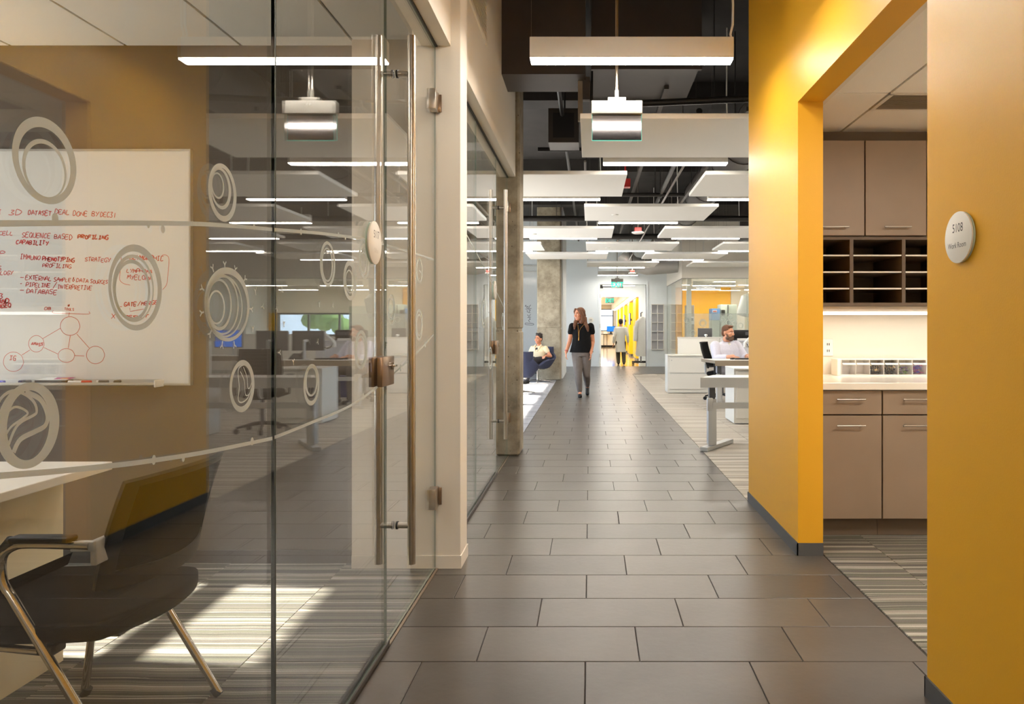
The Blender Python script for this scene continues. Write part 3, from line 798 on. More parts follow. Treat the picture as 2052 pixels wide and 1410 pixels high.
# exit signs
def exit_sign(x, y, z0, label, w=0.306, text=None, top=DECK, face=None):
    t = thing('exit_sign', (x, y, z0), label, 'exit sign')
    hw = w / 2
    MB().cyl((x, y, z0 + 0.31), (x, y, top), 0.0095, n=14).build('stem', 'steel', t, smooth=40)
    MB().rbox(x - hw * .37, x + hw * .37, y - .03, y + .03, z0 + .245, z0 + .268, .003).cyl((x, y, z0 + .268), (x, y, z0 + .32), .013).build('canopy_plate', 'sign_housing_darkened', t, smooth=40)
    h = MB().rbox(x - hw - .005, x + hw + .005, y - .032, y + .032, z0 + .165, z0 + .247, .004).build('housing', 'sign_housing_darkened', t, smooth=40)
    MB().lathe([(.001, -.004), (.007, -.003), (.008, 0)], (x, y - .0325, z0 + .222), 14, axis='Y').build('test_button', 'silver', h)
    for sx in (-.035, .035): MB().lathe([(.0005, -.002), (.002, -.001), (.002, 0)], (x + sx, y - .0325, z0 + .222), 8, axis='Y').build('screw', 'blackrub', h)
    p = MB().box(x - hw, x + hw, y - .004, y + .004, z0 + .003, z0 + .165).build('panel', 'mirror', t)
    e = MB().box(x - hw - .003, x - hw, y - .004, y + .004, z0, z0 + .165).box(x + hw, x + hw + .003, y - .004, y + .004, z0, z0 + .165).box(x - hw - .003, x + hw + .003, y - .004, y + .004, z0, z0 + .003)
    e.build('lit_edge', 'green_edge', p)
    if text:
        add_text('lettering', text, 0.185, 'green_emit', lambda u, v: (x + u, y - .0062, z0 + .085 + v), t, cond=0.85, bold=0.004, label='lit green letters')
    return t
exit_sign(0.171, 4.45, 2.4286, 'white edge lit exit sign hanging nearest, its blank mirrored back to the viewer', w=.31)
exit_sign(0.726, 18.6, 2.29, 'lit green EXIT sign hanging before the far doorway', text='EXIT')
exit_sign(0.72, 25.4, 2.13, 'small green EXIT sign beyond the far doorway', text='EXIT', top=2.74)

# fire strobes
def strobe(x, y, z, label):
    t = thing('fire_strobe', (x, y, z), label, 'fire alarm', 'ceiling fire alarms')
    MB().lathe([(.004, 0), (.08, .004), (.1, .016), (.1, .028), (.07, .04)], (x, y, z), 24).build('white_disc', 'plastic_w', t, smooth=40)
    MB().rbox(x - .055, x + .055, y - .055, y + .055, z + .04, z + .10, .004).build('red_box', 'red_plastic', t)
    MB().cyl((x, y, z + .1), (x, y, DECK), .011, n=10).build('conduit', 'wire', t)
strobe(0.772, 11.25, 2.745, 'red and white fire alarm hanging above the corridor')
strobe(1.15, 19.0, 2.69, 'small red and white fire alarm near the far doorway')
o = MB().rbox(.44, .58, 10.0, 10.12, 3.25, 3.37, .004).cyl((.51, 10.06, 3.37), (.51, 10.06, DECK), .012).build('fire_junction_box', 'red_plastic')
tag(o, 'red fire junction box high among the dark pipes', 'junction box')
t = thing('smoke_detector', (1.35, 11.6, 3.0), 'small white smoke detector on a stem among the dark pipes', 'smoke detector')
MB().lathe([(.004, 0), (.05, .002), (.062, .012), (.062, .02)], (1.35, 11.6, 3.0), 20).build('white_disc', 'plastic_w', t, smooth=40)
MB().cyl((1.35, 11.6, 3.02), (1.35, 11.6, DECK), .008, n=8).build('stem', 'wire', t)
t = thing('round_air_diffuser', (3.35, 15.2, 2.87), 'round grey air diffuser dish high at the right of the office', 'air diffuser')
MB().lathe([(.02, .02), (.12, .0), (.30, .02), (.31, .05), (.14, .10), (.12, .3)], (3.35, 15.2, 2.87), 28).build('dish', 'silver', t, smooth=40)
MB().cyl((3.35, 15.2, 3.15), (3.35, 15.2, DECK), .12, n=20).build('neck', 'duct', t, smooth=40)

# dark services
def serv(name, mb, mat, label, cat, smooth=None, group=None):
    return tag(mb.build(name, mat, smooth=smooth), label, cat, group)
struct(MB().box(-0.72, -0.035, 5.72, 6.15, 3.31, DECK).build('beam_near', 'duct'), 'dark painted beam above the second glass room')
for k, y in enumerate((8.45, 12.32, 15.6)):
    struct(MB().box(-4.2, 9.5, y, y + .35, 3.98, DECK).build('beam_across', 'deck'), 'black beam crossing the ceiling')
t = thing('rectangular_duct', (0.45, 6.6, 3.45), 'wide black rectangular air duct above the nearest light', 'duct')
MB().box(.03, .93, 5.94, 6.85, 3.45, 4.12).build('trunk_body', 'duct', t)
for y in (5.955, 6.835): MB().box(.012, .948, y - .02, y + .02, 3.43, 4.14).build('flange', 'duct', t)
serv('strut_channel', MB().box(-.10, -.06, 5.88, 5.93, 2.98, DECK), 'taupe_edge', 'vertical metal strut hanging beside the black duct', 'strut')
serv('junction_panel', MB().rbox(-.06, .0, 5.86, 5.93, 3.15, 3.34, .003), 'duct', 'small black panel fixed to the hanging strut', 'panel')
t = thing('spiral_duct', (1.98, 5.1, 3.6), 'black round spiral duct close to the yellow wall', 'duct')
MB().tube([(1.98, 5.05, 3.62), (1.98, 18.5, 3.62)], 0.28, 24).build('tube_body', 'duct', t, smooth=40)
for k in range(14):
    MB().tube([(1.98, 5.4 + k * .9, 3.62), (1.98, 5.43 + k * .9, 3.62)], 0.29, 24).build('seam_ring', 'duct', t, smooth=40)
serv('elbow_duct', MB().tube([(.9, 19.6, 3.3), (1.2, 19.6, 3.02), (1.6, 19.6, 2.93), (2.2, 19.6, 2.97), (2.44, 19.6, 3.0)], .22, 20), 'silver', 'grey round duct bending above the far doorway wall', 'duct', 40)
PIPES = [([(.40, 6.13, 3.2), (3.2, 5.75, 3.2)], .03, 'black pipe crossing high above the corridor behind the blank exit sign'),
         ([(-.6, 8.1, 3.3), (3.4, 8.1, 3.3)], .025, 'black sprinkler pipe across the second panel row'),
         ([(-.6, 10.6, 3.25), (6, 10.6, 3.25)], .03, 'black sprinkler pipe across the third panel row'),
         ([(-3, 12.6, 3.2), (7, 12.6, 3.2)], .05, 'thick black pipe across the middle of the office ceiling'),
         ([(-3, 14.7, 3.15), (7, 14.7, 3.15)], .06, 'thick black pipe across the far office ceiling'),
         ([(-.3, 6.2, 3.55), (-.3, 18.6, 3.55)], .022, 'thin black conduit running along the ceiling near the column'),
         ([(1.02, 7.5, 3.0), (1.02, 18.6, 3.0)], .014, 'thin conduit running along the corridor ceiling'),
         ([(-.05, 7.2, 2.95), (-.05, 18.6, 2.95)], .012, 'thin bare conduit running along the left of the ceiling'),
         ([(1.03, 6.6, 3.28), (1.10, 12.0, 3.28)], .03, 'black pipe running slantwise between the panels')]
for pts, r, lab in PIPES:
    t = thing('ceiling_pipe', pts[0], lab, 'pipe', 'black pipes under the deck')
    MB().tube(pts, r, 12).build('pipe_run', 'wire' if 'bare' in lab or 'thin conduit' in lab else 'pipe', t, smooth=40)
    a, b_ = Vector(pts[0]), Vector(pts[1])
    for f_ in (0.24, 0.94):
        q = a.lerp(b_, f_); MB().cyl(q, (q.x, q.y, DECK), .005, n=6).build('hanger_rod', 'pipe', t)
for x, z, lab in ((.70, 3.42, 'dark strut channel running along the corridor ceiling'), (1.45, 3.22, 'dark strut channel near the yellow wall')):
    t = thing('strut_rail', (x, 7.0, z), lab, 'strut')
    MB().box(x - .021, x + .021, 6.4, 18.4, z, z + .041).build('channel', 'taupe_base', t)
    for y in (7, 10, 13, 16): MB().cyl((x, y, z + .03), (x, y, DECK), .006, n=6).build('hanger_rod', 'pipe', t)
t = thing('flexible_duct', (-.5, 7.6, 3.2), 'dark access panel box beneath the deck beyond the beam', 'duct')
MB().box(-.45, -.12, 7.6, 7.95, 3.25, 3.62).build('box_body', 'duct', t)
MB().box(-.40, -.17, 7.595, 7.6, 3.30, 3.57).build('cover', 'blackrub', t)
MB().cyl((-.28, 7.8, 3.6), (-.28, 7.8, DECK), .01).build('hanger_rod', 'pipe', t)

# air grille on the far bulkhead
t = thing('wall_grille', (-0.72, 4.4, 3.2), 'white louvred air grille high on the bulkhead', 'air grille')
MB().box(-.72, -.708, 3.94, 4.84, 3.19, 3.21).box(-.72, -.708, 3.94, 4.84, 3.62, 3.64).box(-.72, -.708, 3.94, 3.96, 3.2, 3.63).box(-.72, -.708, 4.82, 4.84, 3.2, 3.63).build('frame', 'white_wall', t)
for k in range(14):
    z = 3.225 + k * .029; MB().add([(-.719, 3.96, z), (-.719, 4.82, z), (-.709, 4.82, z - .012), (-.709, 3.96, z - .012), (-.719, 3.96, z + .003), (-.719, 4.82, z + .003), (-.709, 4.82, z - .009), (-.709, 3.96, z - .009)],
              [(0, 1, 2, 3), (7, 6, 5, 4), (3, 2, 6, 7), (0, 4, 5, 1), (0, 3, 7, 4), (1, 5, 6, 2)]).build('louver', 'white_wall', t)

# recessed lights and the work room grille
def troffer(x0, x1, y0, y1, z, label, st):
    t = thing('recessed_light', ((x0 + x1) / 2, (y0 + y1) / 2, z), label, 'light', 'recessed ceiling lights')
    MB().box(x0, x1, y0, y0 + .02, z - .003, z + .01).box(x0, x1, y1 - .02, y1, z - .003, z + .01).box(x0, x0 + .02, y0, y1, z - .003, z + .01).box(x1 - .02, x1, y0, y1, z - .003, z + .01).build('frame', 'housing', t)
    MB().box(x0 + .02, x1 - .02, y0 + .02, y1 - .02, z, z + .008).build('lens', em('lit lens', WARM, st), t)
troffer(-2.445, -1.851, 1.28, 2.48, 2.733, 'unseen recessed light lit to brighten the meeting room', 4.0)  # unseen fixture, kept glowing to brighten the room and its ceiling
troffer(-2.445, -1.851, 5.06, 5.65, 2.733, 'recessed light in the second glass room', 4.0)
troffer(1.615, 2.825, 1.93, 2.53, 2.50, 'unseen recessed light added to brighten the work room', 9.0)  # out of view, added to brighten the wall behind the worktop
t = thing('ceiling_grille', (1.915, 3.91, 2.50), 'dark slotted air grille in the work room ceiling', 'air grille')
MB().box(1.615, 2.215, 3.762, 3.785, 2.497, 2.512).box(1.615, 2.215, 4.035, 4.058, 2.497, 2.512).box(1.615, 1.64, 3.77, 4.05, 2.497, 2.512).box(2.19, 2.215, 3.77, 4.05, 2.497, 2.512).build('frame', 'housing', t)
MB().box(1.63, 2.20, 3.775, 4.045, 2.508, 2.512).build('backing', 'cab_dark', t)
for k in range(13):
    y = 3.80 + k * .0185; MB().box(1.64, 2.19, y, y + .008, 2.499, 2.506).build('bar', 'taupe_edge', t)
t = thing('linear_light', (1.6, 36, 2.37), 'long slanting strip light along the lab corridor', 'light')
MB().box(1.52, 1.68, 25.4, 45.5, 2.35, 2.379).build('lens', em('lit lab strip', (1, .95, .85), 3.5), t)
t = thing('vestibule_light', (0.95, 23.4, 2.62), 'linear light on the ceiling just inside the far doorway', 'light')
MB().rbox(.40, 1.50, 23.34, 23.46, 2.64, 2.74, .004).build('housing', 'housing', t); MB().box(.41, 1.49, 23.345, 23.455, 2.628, 2.64).build('lens', 'lamp', t)
M['lab_lens'] = em('lit lab panel', (1, .96, .88), 8.0)
for k, y in enumerate((25, 29, 33, 37, 41)):
    t = thing('lab_ceiling_light', (0, y + .6, 2.73), 'bright ceiling light panel in the lab corridor, %s from the doorway' % ['first', 'second', 'third', 'fourth', 'fifth'][k], 'light', 'lab corridor ceiling lights')
    MB().box(-.62, .62, y - .02, y + 1.22, 2.73, 2.742).build('frame', 'housing', t); MB().box(-.6, .6, y, y + 1.2, 2.722, 2.73).build('lens', M['lab_lens'], t)

# ================================================================== GRAPHICS ON THE GLASS, SIGNS, WHITEBOARD
def catmull(pts, n=6, closed=False):
    out = []; N = len(pts)
    for i in range(N if closed else N - 1):
        p0 = pts[(i - 1) % N] if closed or i > 0 else pts[0]; p1 = pts[i]; p2 = pts[(i + 1) % N]; p3 = pts[(i + 2) % N] if closed or i + 2 < N else pts[-1]
        for k in range(n):
            t = k / n
            out.append(tuple(0.5 * ((2 * b_) + (-a + c_) * t + (2 * a - 5 * b_ + 4 * c_ - d_) * t * t + (-a + 3 * b_ - 3 * c_ + d_) * t ** 3) for a, b_, c_, d_ in zip(p0, p1, p2, p3)))
    out.append(tuple(pts[0] if closed else pts[-1])); return out

DX = -0.7934                                     # film lies on the corridor face of the glass
def on_glass(px, py):
    """where a mark of the graphic lies on the glass: (y, z)"""
    y = -DX * F / (VX - px); return y, EYE - (py - VY) * y / F
def oval(bx):
    l, r_, t, b_ = bx; yl = on_glass(l, 0)[0]; yr = on_glass(r_, 0)[0]; yc = (yl + yr) / 2
    zt = EYE - (t - VY) * yc / F; zb = EYE - (b_ - VY) * yc / F
    return yc, (zt + zb) / 2, (yr - yl) / 2, (zt - zb) / 2
def ring(mb, outer, inner, n=56, lift=0.0):
    a = oval(outer); b_ = oval(inner); vs_ = []; fs = []
    for q in (a, b_):
        for k in range(n):
            t = 2 * math.pi * k / n; vs_.append((DX + lift, q[0] + q[2] * math.cos(t), q[1] + q[3] * math.sin(t)))
    mb.add(vs_, [(k, (k + 1) % n, n + (k + 1) % n, n + k) for k in range(n)])
def stroke(mb, pts, w, n=6, lift=0.0):
    P3 = [(DX + lift, *on_glass(*p)) for p in pts]; mb.ribbon(catmull(P3, n), w, (1, 0, 0), 0)
def dot(mb, px, py, ry, rz, n=20):
    y, z = on_glass(px, py); mb.add([(DX + .0004, y + ry * math.cos(2 * math.pi * k / n), z + rz * math.sin(2 * math.pi * k / n)) for k in range(n)], [tuple(range(n))])
CELLS = [
 (w1, [((24, 153, 237, 408), (37, 141, 257, 395)), ((44, 133, 280, 397), (50.5, 129, 289, 394))], []),
 (w1, [((417, 474, 328.5, 443.6), (423, 468, 337, 432)), ((421.5, 463, 336, 419), (424.5, 458, 341, 412)), ((423, 449, 345.5, 398), (425, 446.5, 349, 394))], []),
 (w1, [((217, 324.5, 490, 662), (223, 316, 504, 651)), ((225, 308, 510, 645), (230, 305.5, 517, 641)), ((227, 300.6, 520, 643), (231.7, 296.4, 527.6, 636))], []),
 (w1, [((409.5, 500, 535.6, 684), (413.5, 495.5, 549, 677)), ((411, 486, 551, 676), (414, 484, 556, 672)), ((411, 478, 549, 671), (414, 475.5, 554, 667)), ((413, 464, 558, 662), (417, 461, 563, 655)), ((415.5, 450, 581, 650), (418.5, 447.5, 585, 646))], []),
 (w1, [((460, 510, 721, 825.5), (465, 504, 731, 814))], [([(499, 733), (487, 731), (477, 742), (479, 775), (477, 800), (484, 806), (496, 797), (504, 776)], .0034), ([(481, 744), (489, 763), (491, 789), (497, 791), (504, 778)], .0022), ([(487, 735), (494, 755), (496, 776), (500, 776), (506, 757)], .0022)]),
 (w1, [((-8, 119, 766, 938), (14, 99, 782, 921))], [([(-14, 838), (0, 800), (24, 783), (50, 790), (68, 806), (73, 824), (66, 832), (42, 845), (28, 862), (14, 898)], .0045), ([(50, 785), (80, 800), (94, 830), (90, 852), (70, 864), (40, 880), (26, 906)], .0075), ([(-10, 860), (8, 832), (30, 815), (54, 826), (44, 838), (20, 856), (4, 884)], .0035)]),
 (w2, [((641, 672, 483.6, 574), (645, 668.5, 490, 567)), ((644, 667, 496, 565), (646.5, 664.5, 499, 561))], []),
 (w2, [((688, 715.3, 521, 602), (692, 711, 529, 593)), ((690.5, 711.5, 528, 588), (692.5, 708.5, 532, 585)), ((692, 707, 540, 583), (693.5, 705.5, 543, 580))], []),
 (w2, [((719.4, 741, 488, 559), (722, 737, 495, 552)), ((721.5, 736.5, 505, 548), (723, 734, 508, 545))], []),
 (w2, [((711, 736.4, 661, 740), (714, 733, 668, 732)), ((713, 733.5, 672, 734), (715.5, 731, 676, 730))], []),
 (w2, [((608, 640.4, 729, 812), (612, 637, 737, 803)), ((611, 637, 733, 794), (614.5, 633.5, 736.5, 790))], []),
 (d2, [((776, 792, 589, 648), (778.3, 790, 594, 642)), ((777.5, 789.7, 596, 637), (779, 788, 599, 634))], []),
 (d2, [((834.4, 847, 517, 568), (836, 845.5, 521, 563))], [([(843, 528), (840, 540), (844, 548), (840, 558)], .006)]),
 (d2, [((832, 847.4, 619, 682), (834, 846, 624, 677)), ((834, 845.5, 629, 673), (835.5, 844.5, 632, 670))], []),
]
for pn, rings, strokes in CELLS:
    mb = MB()
    for i, (a, b_) in enumerate(rings): ring(mb, a, b_, lift=i * .00025)
    for i, (pts, w) in enumerate(strokes): stroke(mb, pts, w, lift=.0004 + i * .00025)
    mb.build('cell_decal', 'film', pn)
UP = [(-420, 452), (-60, 448), (0, 447.5), (200, 446.5), (383, 448), (470, 453), (546, 459.5)], [(550, 460), (640, 467), (724, 478), (769, 489)], [(775, 491), (820, 504), (869, 520)]
LO = [(-420, 985), (-60, 960), (0, 953), (112, 944), (225, 932.6), (308, 922), (420, 904), (546, 878)], [(550, 876), (620, 848), (707, 810), (769, 765)], [(775, 760), (833, 709), (869, 670)]
BU = [[(110, 438, .0066, .0085), (297, 450, .0042, .0065), (326, 459, .0065, .0075), (509, 454, .005, .008)], [(603, 464, .006, .009), (678, 470, .007, .008), (692, 475, .006, .009)], []]
BL = [[(308, 921, .006, .009), (367, 918, .005, .007), (505, 884, .0075, .0095)], [(728, 794, .0085, .0115), (749, 781, .0085, .011)], [(803, 737, .011, .015), (852, 690, .012, .014)]]
for i, pn in enumerate((w1, w2, d2)):
    for L_, B_ in ((UP, BU), (LO, BL)):
        mb = MB(); stroke(mb, L_[i], .0088, 8)
        for q in B_[i]: dot(mb, *q)
        mb.build('line_decal', 'film', pn)
def antibody(pn, px, py, ang, s=.0088):
    y, z = on_glass(px, py); mb = MB(); a = R(ang)
    f_ = lambda u, v: (DX, y + u * math.cos(a) - v * math.sin(a), z + u * math.sin(a) + v * math.cos(a))
    mb.ribbon([f_(0, -s), f_(0, 0)], s * .42, (1, 0, 0), 0); mb.ribbon([f_(0, 0), f_(-s * .7, s * .8)], s * .36, (1, 0, 0), 0.0001); mb.ribbon([f_(0, 0), f_(s * .7, s * .8)], s * .36, (1, 0, 0), 0.0002)
    mb.build('antibody_decal', 'film', pn)
for cx, cy_ in ((60, 65), (150, 38), (228, 72), (300, 145), (348, 368), (40, 550), (130, 635), (222, 632), (-22, 395), (-18, 215)):
    px, py = 410 + cx / 3.71, 520 + cy_ / 3.71
    ang = math.degrees(math.atan2(-(py - 610), (px - 455) * 1.5)) - 90
    antibody(w1, px, py, ang)
for px, py, a in ((512, 583, 15), (526, 614, -80), (507, 659, 0)): antibody(w1, px, py, a)
for px, py, a in ((565, 580, 180), (555, 617, 150), (640, 609, 10), (667, 611, 170), (569, 649, 0), (560, 706, -90), (588, 725, 10), (637, 684, 160)): antibody(w2, px, py, a)
# graphics on the second glass room
def ring3(mb, fn, R0, R1, dy=0, dz=0, n=40):
    vs_ = [fn(R0 * math.cos(2 * math.pi * k / n), R0 * math.sin(2 * math.pi * k / n)) for k in range(n)] + [fn(dy + R1 * math.cos(2 * math.pi * k / n), dz + R1 * math.sin(2 * math.pi * k / n)) for k in range(n)]
    mb.add(vs_, [(k, (k + 1) % n, n + (k + 1) % n, n + k) for k in range(n)])
for pn, y, z, r_ in ((w4, 5.25, 1.35, .11), (w4, 5.6, 1.0, .09), (d3, 6.4, 1.3, .08), (w3, 4.4, 1.1, .12)):
    mb = MB(); ring3(mb, lambda u, v: (DX, y + u, z + v), r_, r_ * .84); ring3(mb, lambda u, v: (DX, y + u - r_ * .1, z + v), r_ * .74, r_ * .64)
    mb.build('cell_decal', 'film', pn)
for pn, ya, yb in ((w3, 3.84, 4.9), (w4, 4.92, 5.94), (d3, 5.96, 6.76)):
    mb = MB(); mb.ribbon([(DX, y_, 1.95 - .17 * (y_ - 3.84) ** 1.15) for y_ in [ya + (yb - ya) * k / 12 for k in range(13)]], .009, (1, 0, 0), 0); mb.build('line_decal', 'film', pn)
# graphics on the far lab
for pn, lst in ((w5, ((1408.5, 647, .10, 1), (1448, 640, .075, 0), (1464, 636, .075, 0), (1460, 646, .07, 0), (1472, 647, .07, 1), (1484, 652, .07, 1), (1389, 666, .07, 0), (1376, 642, .07, 0))),):
    for px, py, r_, dbl in lst:
        x = (px - VX) * 18.738 / F; z = EYE - (py - VY) * 18.738 / F; mb = MB()
        f_ = lambda u, v: (x + u, 18.7375, z + v)
        ring3(mb, f_, r_, r_ * .8)
        if dbl: ring3(mb, f_, r_ * .66, r_ * .54)
        mb.build('cell_decal', 'film', w5 if x < 4.2 else w6)

# room signs
def sign(name, xw, sx, yc, zc, num, sub, label, nu=(0, .028), nsz=.038):
    t = thing(name, (xw, yc, zc), label, 'room sign')
    MB().lathe([(.074, 0), (.077, sx * .002), (.077, sx * .006), (.075, sx * .007)], (xw, yc, zc), 48, axis='X').build('backing', 'clear_edge', t, smooth=40)
    MB().lathe([(.074, sx * .007), (.0785, sx * .009), (.0785, sx * .0135), (.0765, sx * .0145)], (xw, yc, zc), 48, axis='X').build('plate', 'sign_white', t, smooth=40)
    f_ = (lambda u, v, s=sx: (xw + s * .0149, yc + s * u, zc + v))
    add_text('number', num, nsz, 'sign_ink', lambda u, v: f_(u + nu[0], v + nu[1]), t, cond=.82)
    if sub: add_text('room_name', sub, .024, 'sign_ink2', lambda u, v: f_(u + nu[0] - .004, v - .024), t, cond=.84)
    return t
M['sign_white'] = pm('matt white acrylic', (236, 231, 220), 0.4)
M['clear_edge'] = pm('pale green acrylic', (188, 206, 190), 0.2)
M['sign_ink'] = pm('grey lettering', (74, 72, 70), 0.6); M['sign_ink2'] = pm('light grey lettering', (120, 116, 110), 0.6)
sign('room_sign', YW0, -1, 2.140, 1.519, '5108', 'Work Room', 'round white sign 5108 Work Room on the yellow wall')
M['sign_ghost'] = pm('frosted lettering', (216, 210, 198), 0.5)
s2 = sign('room_sign', GX1, 1, 2.552, 1.552, '5117', None, 'round white sign 5117 on the near glass', nu=(.012, .03), nsz=.04)
add_text('room_name', 'Office', .024, 'sign_ghost', lambda u, v: (GX1 + .0149, 2.562 + u, 1.524 + v), s2, cond=.84)
s3 = copy_tree(s2, None, (GX1, 5.80, 1.552)); tag(s3, 'round white sign on the second glass wall')
t = thing('room_sign', (0.03, 22.40, 1.483), 'small round sign left of the far doorway', 'room sign')
MB().lathe([(.08, 0), (.085, -.004), (.085, -.012), (.08, -.014)], (0.03, 22.40, 1.483), 28, axis='Y').build('plate', 'sign_white', t, smooth=40)
for dz in (.02, -.015): MB().box(-.01, .07, 22.383, 22.386, 1.483 + dz - .006, 1.483 + dz + .006).build('lettering', 'sign_ink', t)

# ------------------------------------------------------------------ whiteboard
BY = 3.688
wb = thing('whiteboard', (-3.0, 3.70, 0.94), 'large wall whiteboard covered in red handwriting and a circle diagram', 'whiteboard')
MB().box(-3.9, -2.105, BY, 3.708, 0.948, 2.174).build('surface', 'board', wb)
MB().box(-3.91, -2.099, 3.684, 3.71, 2.172, 2.182).box(-3.91, -2.099, 3.684, 3.71, .940, .950).box(-2.107, -2.099, 3.684, 3.71, .95, 2.172).box(-3.91, -3.902, 3.684, 3.71, .95, 2.172).build('frame', 'alu', wb)
tr = MB(); prof = [(3.690, .945), (3.690, .972), (3.684, .972), (3.680, .955), (3.63, .952), (3.622, .960), (3.616, .958), (3.616, .948), (3.63, .943)]
tr.prism(prof, lambda u, v, d: (d, u, v), -3.5, -2.245); tray = tr.build('pen_tray', 'alu', wb)
MB().rbox(-2.247, -2.240, 3.612, 3.69, .935, .972, .003).build('end_cap', 'plastic_w', tray)
GL = {'A': [[(0, 0), (.5, 1), (1, 0)], [(.2, .35), (.8, .35)]], 'B': [[(0, 0), (0, 1), (.7, .95), (.7, .6), (0, .5)], [(0, .5), (.9, .4), (.8, .05), (0, 0)]], 'C': [[(1, .9), (.4, 1), (0, .5), (.3, 0), (1, .08)]],
      'D': [[(0, 0), (0, 1), (.6, .95), (1, .5), (.6, .05), (0, 0)]], 'E': [[(.95, 1), (0, 1), (0, 0), (.95, 0)], [(0, .5), (.75, .52)]], 'F': [[(.95, 1), (0, 1), (0, 0)], [(0, .5), (.7, .52)]],
      'G': [[(1, .9), (.4, 1), (0, .5), (.3, 0), (.9, .05), (.9, .42), (.5, .42)]], 'H': [[(0, 0), (0, 1)], [(1, 0), (1, 1)], [(0, .5), (1, .5)]], 'I': [[(.1, 1), (.9, 1)], [(.5, 1), (.5, 0)], [(.1, 0), (.9, 0)]],
      'K': [[(0, 0), (0, 1)], [(.9, 1), (0, .45), (.95, 0)]], 'L': [[(.1, 1), (0, .05), (.9, 0)]], 'M': [[(0, 0), (.1, 1), (.5, .35), (.9, 1), (1, 0)]], 'N': [[(0, 0), (.05, 1), (.9, 0), (.95, 1)]],
      'O': [[(.5, 1), (.05, .6), (.2, .05), (.8, .05), (1, .6), (.5, 1)]], 'P': [[(0, 0), (0, 1), (.9, .9), (.8, .55), (0, .45)]], 'Q': [[(.5, 1), (.05, .6), (.2, .05), (.8, .05), (1, .6), (.5, 1)], [(.6, .3), (1, -.1)]],
      'R': [[(0, 0), (0, 1), (.9, .9), (.8, .55), (0, .45), (1, 0)]], 'S': [[(.95, .95), (.3, 1), (.05, .7), (.85, .35), (.7, .02), (0, .05)]], 'T': [[(0, 1), (1, 1)], [(.5, 1), (.45, 0)]], 'U': [[(0, 1), (.05, .2), (.5, 0), (.9, .2), (.95, 1)]],
      'V': [[(0, 1), (.5, 0), (1, 1)]], 'W': [[(0, 1), (.25, 0), (.5, .6), (.75, 0), (1, 1)]], 'X': [[(0, 0), (1, 1)], [(0, 1), (1, 0)]], 'Y': [[(0, 1), (.45, .5)], [(1, 1), (.3, -.1)]], 'Z': [[(0, 1), (1, 1), (0, 0), (1, 0)]],
      '1': [[(.6, 1), (.5, 0)]], '3': [[(.1, 1), (.8, 1), (.4, .55), (.9, .3), (.6, 0), (0, .05)]], '5': [[(.9, 1), (.2, 1), (.15, .55), (.8, .45), (.75, .05), (0, 0)]], '-': [[(0, .5), (1, .52)]], '/': [[(0, -.1), (1, 1.1)]], '&': [[(1, .2), (.3, .9), (.6, 1), (.1, .3), (.4, 0), (.9, .5)]], '#': [[(0, .3), (1, .4)], [(0, .65), (1, .75)], [(.3, 0), (.4, 1)], [(.65, 0), (.75, 1)]]}
def bpt(px, py): return ((px - VX) * BY / F, BY - .0006, EYE - (py - VY) * BY / F)
def pen(mb, pts, w=.0032, n=3):
    pts = [bpt(*p) for p in pts]
    mb.ribbon(catmull(pts, n) if len(pts) > 2 and n > 1 else pts, w, (0, -1, 0), 0)
def write(mb, s, x0, x1, y, h, slope=.045, w=.0036, jit=.11):
    """capital handwriting filling x0..x1; y: baseline at the start"""
    adv = (x1 - x0) / max(len(s), 1)
    for i, ch in enumerate(s):
        if ch == ' ': continue
        bx = x0 + i * adv; by = y + (bx - x0) * slope + rnd.uniform(-.8, .8); hh = h * rnd.uniform(.86, 1.1)
        for st in GL.get(ch, []):
            pen(mb, [(bx + adv * .8 * (u + rnd.uniform(-jit, jit)) + (v * .18) * adv, by - hh * (v + rnd.uniform(-jit, jit) * .6)) for u, v in st], w, 3)
def text_line(s, x0, x1, y, h, w=.0036, slope=.045, mat='ink'):
    mb = MB(); write(mb, s, x0, x1, y, h, slope, w); mb.build('handwriting', mat, wb)
text_line('I', -3, 3, 429, 9); text_line('3D', 18, 44, 430, 10); text_line('DATASET', 56, 104, 430, 9, .0042); text_line('DEAL', 110, 140, 429, 9); text_line('DONE', 146, 176, 432, 9); text_line('BY', 184, 199, 432, 8); text_line('DEC31', 201, 233, 434, 9)
text_line('CELL', -2, 27, 470, 8); text_line('SEQUENCE', 44, 102, 475, 10); text_line('BASED', 108, 146, 478, 9); text_line('PROFILING', 156, 218, 477, 7.5, .0062)
text_line('CAPABILITY', 32, 98, 488, 8, .005)
text_line('IMMUNO', 40, 82, 519, 9); text_line('PHENOTYPING', 85, 150, 522, 8, .0052); text_line('STRATEGY', 170, 222, 523, 8); text_line('PROFILING', 85, 144, 535, 7.5)
text_line('-', 40, 48, 558, 7); text_line('EXTERNAL', 51, 104, 560, 8.5); text_line('SAMPLE', 108, 143, 563, 7); text_line('&', 145, 150, 564, 8); text_line('DATA', 153, 178, 565, 7); text_line('SOURCES', 181, 217, 567, 7)
text_line('-', 40, 45, 571, 6); text_line('PIPELINE', 52, 101, 574, 8); text_line('/', 106, 114, 577, 10); text_line('INTERPRETIVE', 115, 185, 578, 8)
text_line('-', 40, 49, 584, 6); text_line('DATABASE', 53, 115, 587, 8.5)
text_line('P', 0, 12, 512, 8); text_line('S', -4, 4, 541, 9); text_line('OLOGY', -6, 27, 552, 7, slope=-.1); text_line('3', -2, 7, 598, 9, .0045); text_line('AND', -4, 19, 608, 9, .0062, -.1); text_line('RNASEQ', -12, 22, 620, 9, .0062, -.2)
